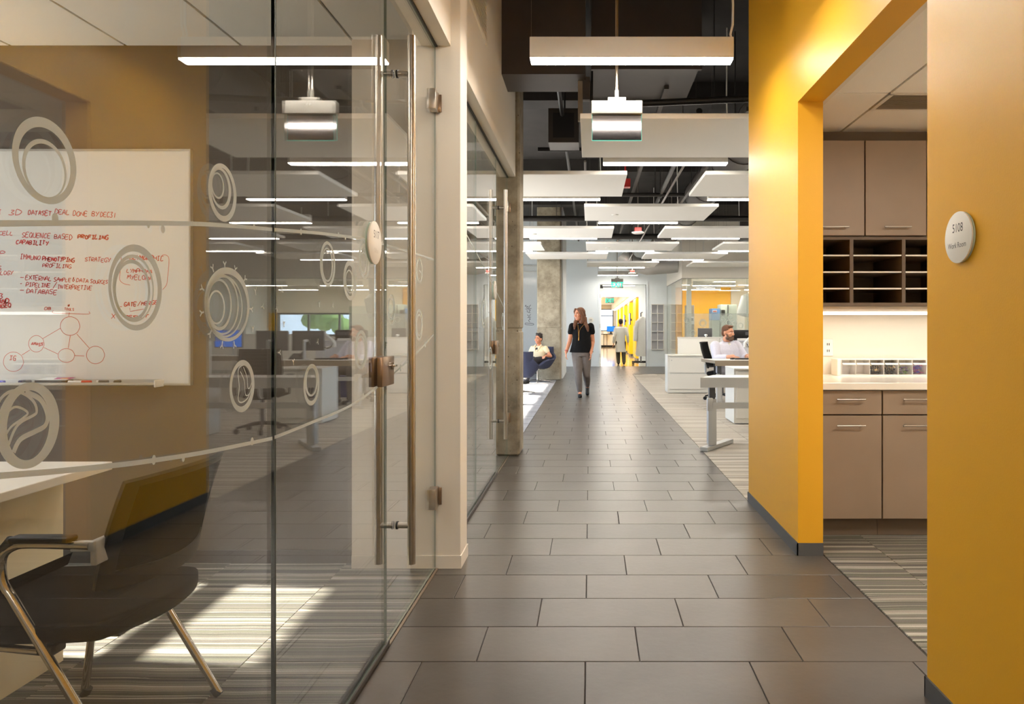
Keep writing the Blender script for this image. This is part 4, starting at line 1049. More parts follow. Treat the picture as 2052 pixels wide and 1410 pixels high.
text_line('POLYMORPHIC', 253, 328, 520, 9, .004, .03); text_line('LYMPHOMA', 254, 306, 545, 7.5); text_line('MYELOMA', 255, 306, 559, 8); text_line('-', 240, 245, 617, 6); text_line('GATE', 248, 274, 614, 7.5, .0048, -.05); text_line('/', 276, 282, 613, 9); text_line('MERGE', 283, 317, 611, 7, .0042, -.05)
text_line('X', 223, 232, 638, 9); text_line('RESULT', 250, 298, 637, 5, .0042, -.03)
text_line('DB', 89, 103, 620, 5); text_line('#', 135, 141, 614, 5, .0028); text_line('TOOLS', 129, 149, 621, 4.5, .0028)
dg_ = MB()
for (px, py, rx, ry) in ((140.5, 653, 19.5, 18.6), (73, 688.5, 15.5, 16.5), (27, 724.5, 20, 19.5), (133, 712, 16.5, 13.8), (191.5, 711, 18, 17.5)):
    a0 = rnd.uniform(1.5, 2.4)
    pen(dg_, [(px + rx * (1 + .02 * math.sin(3 * k)) * math.cos(a0 + k * .355), py - ry * math.sin(a0 + k * .355)) for k in range(19)], .0026)
for a, b_ in (((122, 657), (86, 678)), ((60, 701), (44, 711)), ((88, 696), (116, 709)), ((141, 672), (137, 697)), ((154, 669), (179, 697)), ((149, 712), (169, 713)), ((139, 626), (138, 633))): pen(dg_, [a, b_], .0026, 1)
pen(dg_, [(107, 622), (107, 627), (140, 628), (178, 629), (178, 624)], .0026); pen(dg_, [(243, 515), (241, 545), (240, 560), (248, 568), (261, 571)], .0026); pen(dg_, [(325, 511), (333, 511), (339, 520), (336, 555), (334, 570), (326, 580)], .0026)
pen(dg_, [(260, 617), (261, 624), (288, 619)], .0026, 1)
dg_.build('circle_diagram', 'ink', wb)
text_line('AMASS', 63, 87, 691, 5, .005, .06); text_line('IG', 19, 33, 721, 8, .0042)
# things on the pen tray
t = thing('eraser_box', (-2.785, 3.652, .955), 'flat white and magenta box lying on the pen tray', 'box')
MB().box(-2.872, -2.708, 3.626, 3.676, .9565, .972).build('case', 'plastic_b', t)
MB().add([(-2.872, 3.624, .972), (-2.708, 3.624, .972), (-2.690, 3.678, .982), (-2.848, 3.678, .982)], [(0, 1, 2, 3)]).add([(-2.872, 3.624, .9715), (-2.708, 3.624, .9715), (-2.690, 3.678, .9715), (-2.848, 3.678, .9715)], [(3, 2, 1, 0)]).build('lid', 'plastic_w', t)
MB().add([(-2.785, 3.640, .9756), (-2.703, 3.640, .9756), (-2.692, 3.676, .983), (-2.79, 3.676, .983)], [(0, 1, 2, 3)]).build('magenta_print', 'magenta', t)
MB().add([(-2.76, 3.645, .9769), (-2.72, 3.645, .9769), (-2.72, 3.662, .9806), (-2.755, 3.662, .9806)], [(0, 1, 2, 3)]).build('orange_print', 'orange_print', t)
def marker(x, y, L, capm, label, along=True):
    z = .9625; t = thing('marker_pen', (x, y, .955), label, 'marker', 'marker pens on the tray')
    if along:
        MB().cyl((x, y, z), (x + L, y, z), .007, n=14).build('barrel', 'plastic_w', t, smooth=40)
        MB().cyl((x + L, y, z), (x + L + .046, y, z), .0078, n=14).build('cap', capm, t, smooth=40)
    else:
        MB().cyl((x, y + .04, z), (x, 3.672, z), .007, n=14).build('barrel', 'plastic_w', t, smooth=40)
        MB().cyl((x, y, z), (x, y + .04, z), .0078, n=14).build('cap', capm, t, smooth=40)
marker(-2.700, 3.632, .070, 'red_plastic', 'red capped marker right of the box on the pen tray')
marker(-2.566, 3.650, .012, 'steel_dark', 'grey capped marker on the pen tray')
marker(-2.462, 3.634, .05, 'cab_dark', 'brown capped marker pointing out of the pen tray', False)
marker(-2.956, 3.634, .05, 'navy_plastic', 'navy capped marker pointing out of the pen tray', False)
marker(-2.932, 3.634, .05, 'steel_dark', 'grey capped marker pointing out, left of the box', False)
marker(-3.16, 3.634, .08, 'blue_plastic', 'blue capped marker at the far left of the pen tray')

# ------------------------------------------------------------------ desk and visitor chair in the meeting room
t = thing('desk', (-2.6, 1.9, 0), 'white topped desk with a cream side panel behind the chair', 'desk')
MB().rbox(-3.5, -1.79, 0.9, 2.63, .712, .742, .003).build('table_top', 'laminate', t)
MB().rbox(-1.992, -1.967, 0.95, 2.62, 0, .712, .002).build('side_panel', 'cream_panel', t)
MB().rbox(-3.46, -3.435, 0.95, 2.62, 0, .712, .002).build('side_panel', 'cream_panel', t)
MB().rbox(-3.435, -1.992, 2.10, 2.12, .3, .712, .002).build('modesty_panel', 'cream_panel', t)

def pad(outline, z0, z1, r=.015, seg=3, fn=None):
    bm = bmesh.new(); vs_ = [bm.verts.new((x, y, z0)) for x, y in outline]; f_ = bm.faces.new(vs_)
    ex = bmesh.ops.extrude_face_region(bm, geom=[f_]); up = [v for v in ex['geom'] if isinstance(v, bmesh.types.BMVert)]
    for v in up: v.co.z = z1
    bmesh.ops.recalc_face_normals(bm, faces=bm.faces[:])
    ed = [e_ for e_ in bm.edges if abs(e_.verts[0].co.z - e_.verts[1].co.z) < 1e-6]
    bmesh.ops.bevel(bm, geom=ed, offset=r, segments=seg, affect='EDGES', profile=.5)
    bm.verts.index_update(); mb = MB(); mb.add([(fn(v.co) if fn else v.co[:]) for v in bm.verts], [[v.index for v in f2.verts] for f2 in bm.faces]); bm.free(); return mb
vc = thing('visitor_chair', (-1.5, 2.13, 0), 'black mesh back visitor chair with chrome arms behind the near glass', 'chair')
YN, YF = 1.895, 2.375
out = catmull([(-1.79, 1.93), (-1.78, 1.895), (-1.60, 1.885), (-1.37, 1.90), (-1.318, 1.945), (-1.275, 2.05), (-1.262, 2.15), (-1.275, 2.26), (-1.31, 2.345), (-1.36, 2.38), (-1.60, 2.39), (-1.78, 2.375), (-1.79, 2.34)], 4, True)[:-1]
pad(out, .385, .44, .02, 3).build('seat', 'seat_black', vc, smooth=60)
MB().box(-1.70, -1.33, 1.98, 2.29, .372, .388).build('seat_pan', 'plastic_b', vc)
def backpt(u, v, off=0.0):
    y = 1.935 + .50 * u; b_ = (1 - (2 * u - 1) ** 2)
    x = -1.372 + .075 * b_ + .05 * v + .035 * v * v + off; z = .520 + .022 * b_ * (1 - v) * -1 + .300 * v + .0 + .012 * b_ * v
    if v < .15 and u < .12: z += 0
    return Vector((x, y, z))
MB().grid(lambda u, v: backpt(.05 + .9 * u, .09 + .84 * v, .006), 16, 10, .004).build('back_mesh', 'mesh_black', vc, smooth=60)
bf = MB()
for (u0, u1, v0, v1) in ((0, 1, 0, .16), (0, 1, .94, 1), (0, .075, .14, .96), (.925, 1, .14, .96)):
    bf.grid(lambda u, v: backpt(u0 + (u1 - u0) * u, v0 + (v1 - v0) * v, -.002), 20, 6, .016)
bf.build('back_frame', 'plastic_b', vc, smooth=60)
for ys, s in ((YN, -1), (YF, 1)):
    arm = [(-1.35, ys, .655), (-1.50, ys, .660), (-1.552, ys, .655), (-1.585, ys, .632), (-1.592, ys, .595), (-1.585, ys, .552), (-1.562, ys, .515)]
    legp = [(-1.562, ys, .515), (-1.388, ys, .225), (-1.255, ys + s * .0, .006)]
    MB().tube(catmull(arm, 4)[:-1] + [legp[0], (-1.50, ys, .412), legp[1], legp[2]], .0125, 14).build('leg', 'chrome', vc, smooth=50)
    MB().tube([(-1.655, ys - s * .02, .375), (-1.682, ys - s * .01, .19), (-1.712, ys, .006)], .0125, 14).build('leg', 'chrome', vc, smooth=50)
    MB().tube([(-1.655, ys - s * .02, .375), (-1.47, ys - s * .01, .362)], .011, 12).build('seat_rail', 'chrome', vc, smooth=50)
    MB().rbox(-1.56, -1.395, ys - .022, ys + .022, .664, .682, .008, 3).cyl((-1.56, ys, .668), (-1.588, ys, .64), .017, .013).build('armrest', 'plastic_b', vc, smooth=60)
    yi = ys - s * .035
    MB().rbox(-1.40, -1.336, ys - .008, ys + .008, .640, .668, .003).rbox(-1.352, -1.334, min(ys - s * .055, ys), max(ys - s * .055, ys), .600, .668, .004).build('arm_bracket', 'silver', vc, smooth=50)
    for fx in (-1.255, -1.712): MB().cyl((fx, ys, 0.0), (fx + (.012 if fx < -1.5 else -.02), ys, .025), .016, .015, 14).build('foot_glide', 'blackrub', vc, smooth=50)
    MB().rbox(-1.50, -1.45, min(ys, ys - s * .05), max(ys, ys - s * .05), .355, .385, .006).build('seat_bracket', 'plastic_b', vc)

# ================================================================== WORK ROOM CABINETS
CE = [1.338, 1.727, 2.116, 2.505, 2.894]
POS = ['beside the yellow jamb', 'second from the yellow jamb', 'third from the yellow jamb', 'at the far end']
def bar_handle(parent, xc, y, z, L=.168):
    mb = MB().cyl((xc - L / 2, y - .032, z), (xc + L / 2, y - .032, z), .0045, n=12)
    for sx in (-1, 1): mb.cyl((xc + sx * L * .38, y, z), (xc + sx * L * .38, y - .032, z), .004, n=10)
    return mb.build('handle', 'steel', parent, smooth=40)
for i in range(4):
    a, b_ = CE[i], CE[i + 1]; xc = (a + b_) / 2
    t = thing('base_cabinet', (xc, 4.45, 0), 'taupe base cabinet with drawer and door, %s' % POS[i], 'cabinet', 'work room base cabinets')
    MB().box(a + .001, b_ - .001, 4.165, 4.87, .1125, .875).build('body', 'cab_dark', t)
    MB().box(a + .001, b_ - .001, 4.212, 4.80, 0, .1125).build('toe_kick', 'cab_dark', t)
    dr = MB().rbox(a + .004, b_ - .004, 4.14, 4.164, .732, .872, .0015, 1).build('drawer', 'cab', t); bar_handle(dr, xc, 4.14, .822)
    dd = MB().rbox(a + .004, b_ - .004, 4.14, 4.164, .115, .724, .0015, 1).build('door', 'cab', t); bar_handle(dd, xc, 4.14, .668)
    t = thing('wall_cabinet', (xc, 4.6, 1.82), 'taupe upper cabinet under the work room ceiling, %s' % POS[i], 'cabinet', 'work room upper cabinets')
    MB().box(a + .001, b_ - .001, 4.425, 4.868, 1.815, 2.42).build('body', 'cab_dark', t)
    dd = MB().rbox(a + .004, b_ - .004, 4.40, 4.424, 1.822, 2.417, .0015, 1).build('door', 'cab', t); bar_handle(dd, xc, 4.40, 1.872)
MB_f = MB().box(1.276, 1.336, 4.145, 4.87, 0, .875); tag(MB_f.build('cabinet_filler', 'cab_dark'), 'narrow dark filler between the yellow jamb and the cabinets', 'filler panel')
o = MB().rbox(1.276, 3.198, 4.11, 4.868, .878, .920, .003).build('worktop', 'quartz'); tag(o, 'long white worktop over the taupe base cabinets', 'worktop')
t = thing('pigeonhole_shelf', (1.97, 4.6, 1.379), 'dark open pigeonhole unit with pale shelf edges under the upper cabinets', 'shelf')
PX_ = [1.315, 1.6425, 1.970, 2.2975, 2.625]
MB().box(1.315, 2.625, 4.845, 4.868, 1.379, 1.812).build('back_panel', 'cab_dark', t)
MB().box(1.305, 2.635, 4.40, 4.845, 1.379, 1.400).build('bottom_panel', 'cab_dark', t); MB().box(1.305, 2.635, 4.40, 4.845, 1.795, 1.812).build('top_panel', 'cab_dark', t)
for x in PX_: MB().box(x - .011, x + .011, 4.40, 4.845, 1.40, 1.795).build('divider', 'cab_dark', t)
for i in range(4):
    for z in (1.4885, 1.5925, 1.6970):
        s = MB().box(PX_[i] + .0115, PX_[i + 1] - .0115, 4.412, 4.845, z - .004, z + .003).build('shelf', 'cab', t)
        MB().box(PX_[i] + .0115, PX_[i + 1] - .0115, 4.406, 4.412, z - .0045, z + .0045).build('edge_strip', 'plastic_w', s)
t = thing('under_cabinet_light', (1.97, 4.48, 1.34), 'glowing strip light under the pigeonhole unit', 'light')
MB().rbox(1.31, 2.63, 4.44, 4.70, 1.343, 1.379, .003).build('housing', 'housing', t); MB().box(1.312, 2.628, 4.438, 4.698, 1.330, 1.343).build('lens', 'led', t)
t = thing('wall_outlet', (1.652, 4.87, 1.105), 'white double socket on the wall above the worktop', 'outlet')
MB().rbox(1.617, 1.687, 4.862, 4.869, 1.047, 1.163, .003).build('plate', 'plastic_w', t)
for z in (1.083, 1.128): MB().box(1.644, 1.649, 4.860, 4.863, z - .008, z + .008).box(1.657, 1.662, 4.860, 4.863, z - .008, z + .008).build('socket_slots', 'blackrub', t)
# tilt bins
BX0, BW, BYF, BZ = 1.692, .0952, 4.700, .920
t = thing('tilt_bin_organizer', (1.97, 4.75, BZ), 'row of six clear tilt bins holding clips on the worktop', 'organizer')
fr = MB().rbox(BX0 - .03, BX0 - .004, BYF + .01, BYF + .13, BZ, BZ + .112, .003).rbox(BX0 + 6 * BW, BX0 + 6 * BW + .012, BYF + .01, BYF + .13, BZ, BZ + .112, .003).box(BX0 - .01, BX0 + 6 * BW, BYF + .12, BYF + .13, BZ, BZ + .112).box(BX0 - .01, BX0 + 6 * BW, BYF + .012, BYF + .12, BZ, BZ + .008).box(BX0 - .01, BX0 + 6 * BW, BYF + .02, BYF + .12, BZ + .106, BZ + .112)
fr.build('case', 'plastic_w', t)
for i in range(7): MB().box(BX0 + i * BW - .0015, BX0 + i * BW + .0015, BYF + .012, BYF + .12, BZ + .008, BZ + .106).build('partition', 'plastic_w', t)
CLIPC = [None, None, ('plastic_b', 'brass_clip'), ('plastic_b', 'brass_clip'), ('purple_clip', 'green_clip'), ('magenta', 'blue_plastic')]
M['purple_clip'] = pm('purple plastic', (110, 84, 140), .4); M['green_clip'] = pm('green plastic', (110, 150, 60), .4); M['brass_clip'] = pm('pale wire', (214, 196, 150), .3, .6)
for i in range(6):
    x0, x1 = BX0 + i * BW + .004, BX0 + (i + 1) * BW - .004
    bn = MB().add([(x0, BYF + .018, BZ + .012), (x1, BYF + .018, BZ + .012), (x1, BYF, BZ + .078), (x0, BYF, BZ + .078), (x0, BYF + .021, BZ + .012), (x1, BYF + .021, BZ + .012), (x1, BYF + .003, BZ + .078), (x0, BYF + .003, BZ + .078)],
        [(0, 1, 2, 3), (7, 6, 5, 4), (0, 4, 5, 1), (3, 2, 6, 7), (0, 3, 7, 4), (1, 5, 6, 2)]).build('bin', 'clear', t)
    MB().add([(x0, BYF - .004, BZ + .078), (x1, BYF - .004, BZ + .078), (x1, BYF + .012, BZ + .086), (x0, BYF + .012, BZ + .086), (x0, BYF - .004, BZ + .074), (x1, BYF - .004, BZ + .074), (x1, BYF + .012, BZ + .082), (x0, BYF + .012, BZ + .082)],
        [(0, 1, 2, 3), (7, 6, 5, 4), (0, 4, 5, 1), (3, 2, 6, 7), (0, 3, 7, 4), (1, 5, 6, 2)]).build('lip', 'plastic_w', bn)
    if CLIPC[i]:
        mb = MB(); top = .055 if i < 4 else (.045 if i == 4 else .06)
        for k in range(70):
            c_ = Vector((rnd.uniform(x0 + .012, x1 - .012), BYF + rnd.uniform(.026, .10), BZ + .012 + rnd.uniform(0, top)))
            if i < 4: mb.rbox(c_.x - .009, c_.x + .009, c_.y - .006, c_.y + .006, c_.z - .005, c_.z + .005, .001, 1, 0 if k % 9 else 1, Matrix.Rotation(rnd.uniform(0, 6), 3, 'X') @ Matrix.Rotation(rnd.uniform(0, 6), 3, 'Z'))
            else:
                a = rnd.uniform(0, 6.28); d_ = Vector((math.cos(a), math.sin(a) * .4, rnd.uniform(-.3, .3))) * .012; mb.tube([c_ - d_, c_ + d_], .0022, 5, k % 2)
        if i < 4:
            for k in range(4): mb.tube([(x0 + .02 + .012 * k, BYF + .024, BZ + .035), (x0 + .012 + .016 * k, BYF + .023, BZ + .065)], .0011, 5, 1)
        q = mb.build('clips', list(CLIPC[i]), bn); q['kind'] = 'stuff'

# ================================================================== OFFICE FURNITURE
def obox(mb, c, ax, hx, hy, z0, z1):
    """box turned about z: centre c (x, y), direction ax (angle), half sizes"""
    ca, sa = math.cos(ax), math.sin(ax)
    P_ = [(c[0] + u * ca - v * sa, c[1] + u * sa + v * ca) for u, v in ((-hx, -hy), (hx, -hy), (hx, hy), (-hx, hy))]
    return mb.prism(P_, lambda u, v, d: (u, v, d), z0, z1)

def adj_desk(x0, x1, y0, y1, slant, edge_m, label, legs, foot_ang=56, edge_h=.085):
    t = thing('standing_desk', ((x0 + x1) / 2, (y0 + y1) / 2, 0), label, 'desk', 'height adjustable desks')
    MB().prism([(x0 + .012, y0 + .012), (x1, y0 + .012), (x1, y1), (x0 + slant, y1)], lambda u, v, d: (u, v, d), .728, .744).build('table_top', 'laminate', t)
    MB().prism([(x0, y0), (x1, y0), (x1, y0 + .012), (x0 + .012, y0 + .012)], lambda u, v, d: (u, v, d), .744 - edge_h, .744).build('front_rail', edge_m, t)
    MB().prism([(x0, y0), (x0 + .013, y0 + .012), (x0 + slant, y1), (x0 + slant - .013, y1)], lambda u, v, d: (u, v, d), .744 - edge_h * .55, .744).build('side_rail', edge_m, t)
    for lx, ly in legs:
        lg = MB().rbox(lx - .042, lx + .042, ly - .055, ly + .055, .05, .52, .006).build('leg', 'silver', t, smooth=40)
        MB().rbox(lx - .03, lx + .03, ly - .04, ly + .04, .50, .728, .005).build('inner_column', 'steel_dark', lg, smooth=40)
        MB().rbox(lx - .055, lx + .0, ly - .075, ly - .045, .40, .53, .006).build('clamp', 'silver', lg, smooth=40)
        mb = MB(); obox(mb, (lx + .08, ly + .12), R(foot_ang), .33, .04, 0.008, .045); mb.build('foot', 'silver', lg)
        mb = MB(); obox(mb, (lx - .08, ly - .10), R(foot_ang), .03, .03, 0, .01); mb.build('foot_glide', 'blackrub', lg)
    MB().box(legs[0][0], legs[-1][0], legs[0][1] - .075, legs[0][1] - .05, .425, .485).build('crossbar', 'silver', t)
    return t
adj_desk(1.103, 3.1, 7.0, 7.40, .21, 'silver', 'silver edged standing desk nearest, behind the yellow wall', [(1.245, 7.17), (2.9, 7.17)], edge_h=.10)
adj_desk(1.90, 3.7, 10.64, 11.25, -.10, 'taupe_edge', 'standing desk with a bronze edge where the bearded man sits', [(2.0, 10.85), (3.55, 10.85)])
adj_desk(4.2, 6.0, 7.3, 7.9, .2, 'silver', 'standing desk deep behind the yellow wall, before the arrow screen', [(4.35, 7.5), (5.85, 7.5)])
adj_desk(4.5, 6.3, 12.3, 13.0, .1, 'taupe_edge', 'standing desk under the blue screens', [(4.7, 12.6), (6.1, 12.6)])

def file_cab(name, x0, x1, y0, y1, h, rows, label, m='office_grey', cat='cabinet'):
    t = thing(name, ((x0 + x1) / 2, (y0 + y1) / 2, 0), label, cat)
    MB().box(x0, x1, y0 + .02, y1, 0.012, h - .02).build('body', m, t); MB().rbox(x0 - .004, x1 + .004, y0 - .004, y1, h - .02, h, .003).build('top', m, t)
    MB().box(x0 + .02, x1 - .02, y0 + .05, y1 - .02, 0, .012).build('plinth', 'steel_dark', t)
    z = .075; hh = (h - .03 - z) / rows
    for k in range(rows):
        d_ = MB().rbox(x0 + .03, x1 - .008, y0, y0 + .02, z + .006, z + hh - .006, .003).build('drawer', m, t)
        MB().box(x0 + .05, x1 - .03, y0 - .002, y0 + .002, z + hh - .018, z + hh - .008).build('finger_pull', 'silver', d_)
        z += hh
    MB().lathe([(.003, -.006), (.012, -.004), (.012, 0)], (x0 + .075, y0, h - .10), 14, axis='Y').build('lock', 'silver', t)
    return t
file_cab('filing_cabinet', 1.47, 2.235, 13.24, 13.70, .726, 2, 'wide pale grey two drawer filing cabinet at the edge of the carpet')
file_cab('drawer_pedestal', 1.855, 2.45, 9.0, 9.6, .72, 3, 'tall narrow grey drawer pedestal beside the bronze edged desk')
file_cab('filing_cabinet', 2.72, 3.6, 13.26, 13.70, 1.0, 3, 'blue grey cabinet carrying the black printer', 'rack_shade')
file_cab('drawer_pedestal', 2.78, 3.2, 7.75, 8.3, .66, 2, 'small grey drawer pedestal under the nearest desk')

def screen_panel(x0, x1, y, h, label, n):
    t = thing('partition_screen', ((x0 + x1) / 2, y, 0), label, 'partition', 'low office partitions')
    w = (x1 - x0) / n
    for k in range(n):
        MB().rbox(x0 + k * w + .004, x0 + (k + 1) * w - .004, y - .02, y + .02, .03, h - .02, .006).build('panel', 'office_grey', t, smooth=40)
    MB().rbox(x0, x1, y - .028, y + .028, h - .022, h, .004).build('top_cap', 'office_grey', t)
    for k in range(n + 1): MB().box(x0 + k * w - .015, x0 + k * w + .015, y - .025, y + .025, 0, .03).build('foot', 'silver', t)
    return t
screen_panel(1.72, 4.2, 13.76, 1.058, 'low pale grey partition behind the bearded man', 3)
screen_panel(3.75, 6.6, 9.9, 1.06, 'low pale grey partition deep behind the yellow wall', 3)
screen_panel(4.6, 7.2, 15.6, 1.1, 'low pale grey partition before the glass lab', 3)

def monitor(x, y, z, w, h, face, label, scr=None, arm=True, tilt=0):
    """face = +1: screen looks to +y (back to the viewer), -1: screen looks to -y"""
    t = thing('monitor', (x, y, z), label, 'monitor', 'computer monitors on the desks')
    zc = z + .14
    MB().rbox(x - w / 2, x + w / 2, y - .02, y + .02, zc, zc + h, .006).build('casing', 'steel_dark', t, smooth=40)
    ys = y + face * .0205
    s = MB().box(x - w / 2 + .012, x + w / 2 - .012, min(ys, ys + face * .001), max(ys, ys + face * .001), zc + .012, zc + h - .012).build('screen', scr or 'plastic_b', t)
    ya = y - face * .05
    MB().cyl((x, ya - face * .1, z), (x, ya - face * .1, zc + h * .5), .018, n=12).build('post', 'alu', t, smooth=40)
    MB().tube([(x, ya - face * .1, zc + h * .45), (x + .02, ya - face * .05, zc + h * .5), (x, ya + face * .03, zc + h * .5)], .02, 10).build('arm', 'plastic_w', t, smooth=40)
    MB().lathe([(.09, 0), (.09, .008), (.03, .014)], (x, ya - face * .1, z), 20).build('base', 'alu', t, smooth=40)
    return t
monitor(2.80, 10.95, .744, .50, .31, 1, 'dark monitor turned away on the bronze edged desk')
monitor(3.36, 10.95, .744, .50, .31, 1, 'second dark monitor on the bronze edged desk, deeper behind the wall')
monitor(2.42, 14.75, .80, .30, .29, 1, 'small dark monitor back showing above the partition')
monitor(4.9, 12.62, .744, .5, .32, -1, 'monitor with a lit blue screen deep in the office', 'screen_blue')
m5 = monitor(5.6, 12.62, .744, .5, .32, -1, 'monitor with a lit violet screen and white arrow', em('lit violet screen', (.16, .10, .7), 1.4))
MB().box(5.5, 5.66, 12.596, 12.598, 1.035, 1.05).add([(5.64, 12.597, 1.0), (5.72, 12.597, 1.042), (5.64, 12.597, 1.085)], [(0, 1, 2)]).build('arrow_print', em('lit arrow', (.5, .7, 1), 1.5), m5)
o = file_cab('storage_cabinet', 2.0, 3.0, 14.4, 14.95, .80, 2, 'grey storage cabinet hidden behind the low partition')
# white monitor arm seen beside the yellow wall
t = thing('monitor_mount', (2.62, 11.12, .744), 'white jointed monitor arm rising from the bronze edged desk by the yellow wall', 'monitor arm')
MB().lathe([(.05, 0), (.05, .01), (.02, .02), (.018, .16)], (2.62, 11.14, .744), 18).build('clamp_post', 'alu', t, smooth=40)
MB().tube([(2.62, 11.14, .90), (2.50, 11.16, .95)], .022, 12).build('lower_arm', 'plastic_w', t, smooth=40)
MB().tube([(2.47, 11.16, .93), (2.47, 11.16, 1.0), (2.66, 11.14, 1.19)], .026, 12).build('upper_arm', 'plastic_w', t, smooth=40)
MB().tube(catmull([(2.49, 11.13, .99), (2.53, 11.1, .92), (2.60, 11.1, .93), (2.66, 11.12, .98)], 5), .006, 8).build('cable', 'plastic_b', t, smooth=40)
t = thing('keyboard', (2.48, 11.0, .744), 'black keyboard at the edge of the bronze edged desk', 'keyboard')
MB().rbox(2.27, 2.70, 10.93, 11.07, .744, .762, .005).build('case', 'plastic_b', t)
for r_ in range(4):
    MB().box(2.285, 2.685, 10.94 + r_ * .031, 10.965 + r_ * .031, .762, .766).build('key_row', 'steel_dark', t)
t = thing('computer_mouse', (2.235, 11.02, .744), 'black computer mouse under the bearded man\'s hand', 'mouse')
MB().ell((2.235, 11.02, .752), (.032, .055, .018)).build('shell', 'plastic_b', t, smooth=60); MB().cyl((2.235, 10.985, .762), (2.235, 11.0, .768), .006).build('scroll_wheel', 'steel_dark', t)
t = thing('desk_phone', (3.05, 11.12, .744), 'black desk phone behind the monitors', 'phone')
MB().add([(2.95, 11.05, .744), (3.15, 11.05, .744), (3.15, 11.22, .744), (2.95, 11.22, .744), (2.95, 11.05, .76), (3.15, 11.05, .76), (3.15, 11.22, .83), (2.95, 11.22, .83)], [(0, 3, 2, 1), (4, 5, 6, 7), (0, 1, 5, 4), (1, 2, 6, 5), (2, 3, 7, 6), (3, 0, 4, 7)]).build('body', 'plastic_b', t)
MB().tube(catmull([(2.975, 11.06, .80), (2.975, 11.13, .825), (2.975, 11.21, .86)], 4), .02, 10).build('handset', 'plastic_b', t, smooth=50)
t = thing('printer', (3.0, 13.48, 1.0), 'black desktop printer on the blue grey cabinet', 'printer')
MB().rbox(2.72, 3.25, 13.30, 13.66, 1.04, 1.20, .03, 3).build('body', 'plastic_b', t, smooth=40)
MB().box(2.95, 3.2, 13.297, 13.302, 1.10, 1.16).build('control_panel', 'steel_dark', t); MB().box(2.80, 3.2, 13.32, 13.6, 1.0, 1.04).build('base_tray', 'plastic_w', t)
for x in (2.74, 3.22): MB().box(x, x + .02, 13.32, 13.64, 1.0, 1.05).build('leg', 'plastic_b', t)
t = thing('waste_bin', (2.82, 12.6, 0), 'blue recycling bin on the carpet under the desk', 'bin')
MB().prism([(2.66, 12.48), (2.98, 12.48), (2.98, 12.7), (2.66, 12.7)], lambda u, v, d: ((u - 2.82) * (1 if d > 0 else .82) + 2.82, (v - 12.59) * (1 if d > 0 else .82) + 12.59, d), 0, .38).build('body', 'navy_plastic', t)
MB().box(2.65, 2.99, 12.47, 12.49, .36, .385).box(2.65, 2.99, 12.69, 12.71, .36, .385).build('rim', 'navy_plastic', t)
t = thing('computer_tower', (3.2, 11.35, 0), 'black computer tower under the bronze edged desk', 'computer')
MB().rbox(3.12, 3.31, 11.1, 11.5, 0.01, .44, .006).build('case', 'plastic_b', t); MB().box(3.13, 3.30, 11.095, 11.1, .03, .42).build('front_panel', 'steel_dark', t)

def task_chair(loc, rz, label):
    """faces -y in its own frame"""
    t = thing('task_chair', loc, label, 'chair', 'black task chairs', rz)
    O = (0, 0, 0)
    for k in range(5):
        a = 2 * math.pi * k / 5 + .3; c_, s_ = math.cos(a), math.sin(a)
        lg = MB().tube([(0.03 * c_, .03 * s_, .11), (.16 * c_, .16 * s_, .095), (.29 * c_, .29 * s_, .07)], [.022, .018, .013], 10).build('leg', 'plastic_b', t, smooth=50, org=O)
        MB().cyl((.29 * c_ - .02 * s_, .29 * s_ + .02 * c_, .031), (.29 * c_ + .02 * s_, .29 * s_ - .02 * c_, .031), .031, n=16).build('caster', 'plastic_b', lg, smooth=40, org=O)
    MB().cyl((0, 0, .09), (0, 0, .30), .028, n=14).cyl((0, 0, .28), (0, 0, .41), .018, n=14).build('gas_column', 'steel_dark', t, smooth=40, org=O)
    MB().rbox(-.10, .10, -.12, .14, .395, .435, .01).build('mechanism', 'plastic_b', t, org=O)
    pad(catmull([(-.2, -.25), (0, -.265), (.2, -.25), (.25, -.1), (.24, .12), (.17, .22), (-.17, .22), (-.24, .12), (-.25, -.1)], 4, True)[:-1], .43, .50, .028, 3).build('seat', 'seat_black', t, smooth=60, org=O)
    bk = lambda u, v: Vector(((u - .5) * (.42 + .04 * math.sin(v * 3.1)), .25 - .06 * (2 * u - 1) ** 2 + .05 * math.sin(v * 2.2 - .5) + .06 * v, .56 + .44 * v))
    fr_ = MB()
    for u0, u1, v0, v1 in ((0, 1, 0, .08), (0, 1, .93, 1), (0, .08, 0, 1), (.92, 1, 0, 1)): fr_.grid(lambda u, v: bk(u0 + (u1 - u0) * u, v0 + (v1 - v0) * v), 12, 10, -.02)
    fr_.build('back_frame', 'plastic_b', t, smooth=50, org=O)
    MB().grid(lambda u, v: bk(.05 + .9 * u, .06 + .9 * v) + Vector((0, -.010, 0)), 10, 8, -.003).build('back_mesh', 'seat_black', t, smooth=50, org=O)
    for k in range(9):
        v0 = .10 + k * .092; MB().grid(lambda u, v: bk(.06 + .88 * u, v0 + .05 * v), 10, 2, -.008).build('back_slat', 'seat_black', t, smooth=50, org=O)
    MB().tube([(0, .12, .42), (0, .28, .46), (0, .29, .62)], .022, 10).build('back_support', 'silver', t, smooth=50, org=O)
    for s_ in (-1, 1):
        am = MB().tube([(s_ * .16, .05, .42), (s_ * .29, .05, .46), (s_ * .30, .05, .66)], .017, 10).build('arm_post', 'plastic_b', t, smooth=50, org=O)
        MB().rbox(s_ * .30 - .045, s_ * .30 + .045, -.12, .14, .655, .685, .012, 2).build('armrest', 'plastic_b', am, smooth=50, org=O)
    return t
task_chair((2.25, 11.95, 0), R(66), 'black task chair under the bearded man')
tc2 = task_chair((2.3, 8.35, 0), R(160), 'empty black task chair behind the nearest standing desk')
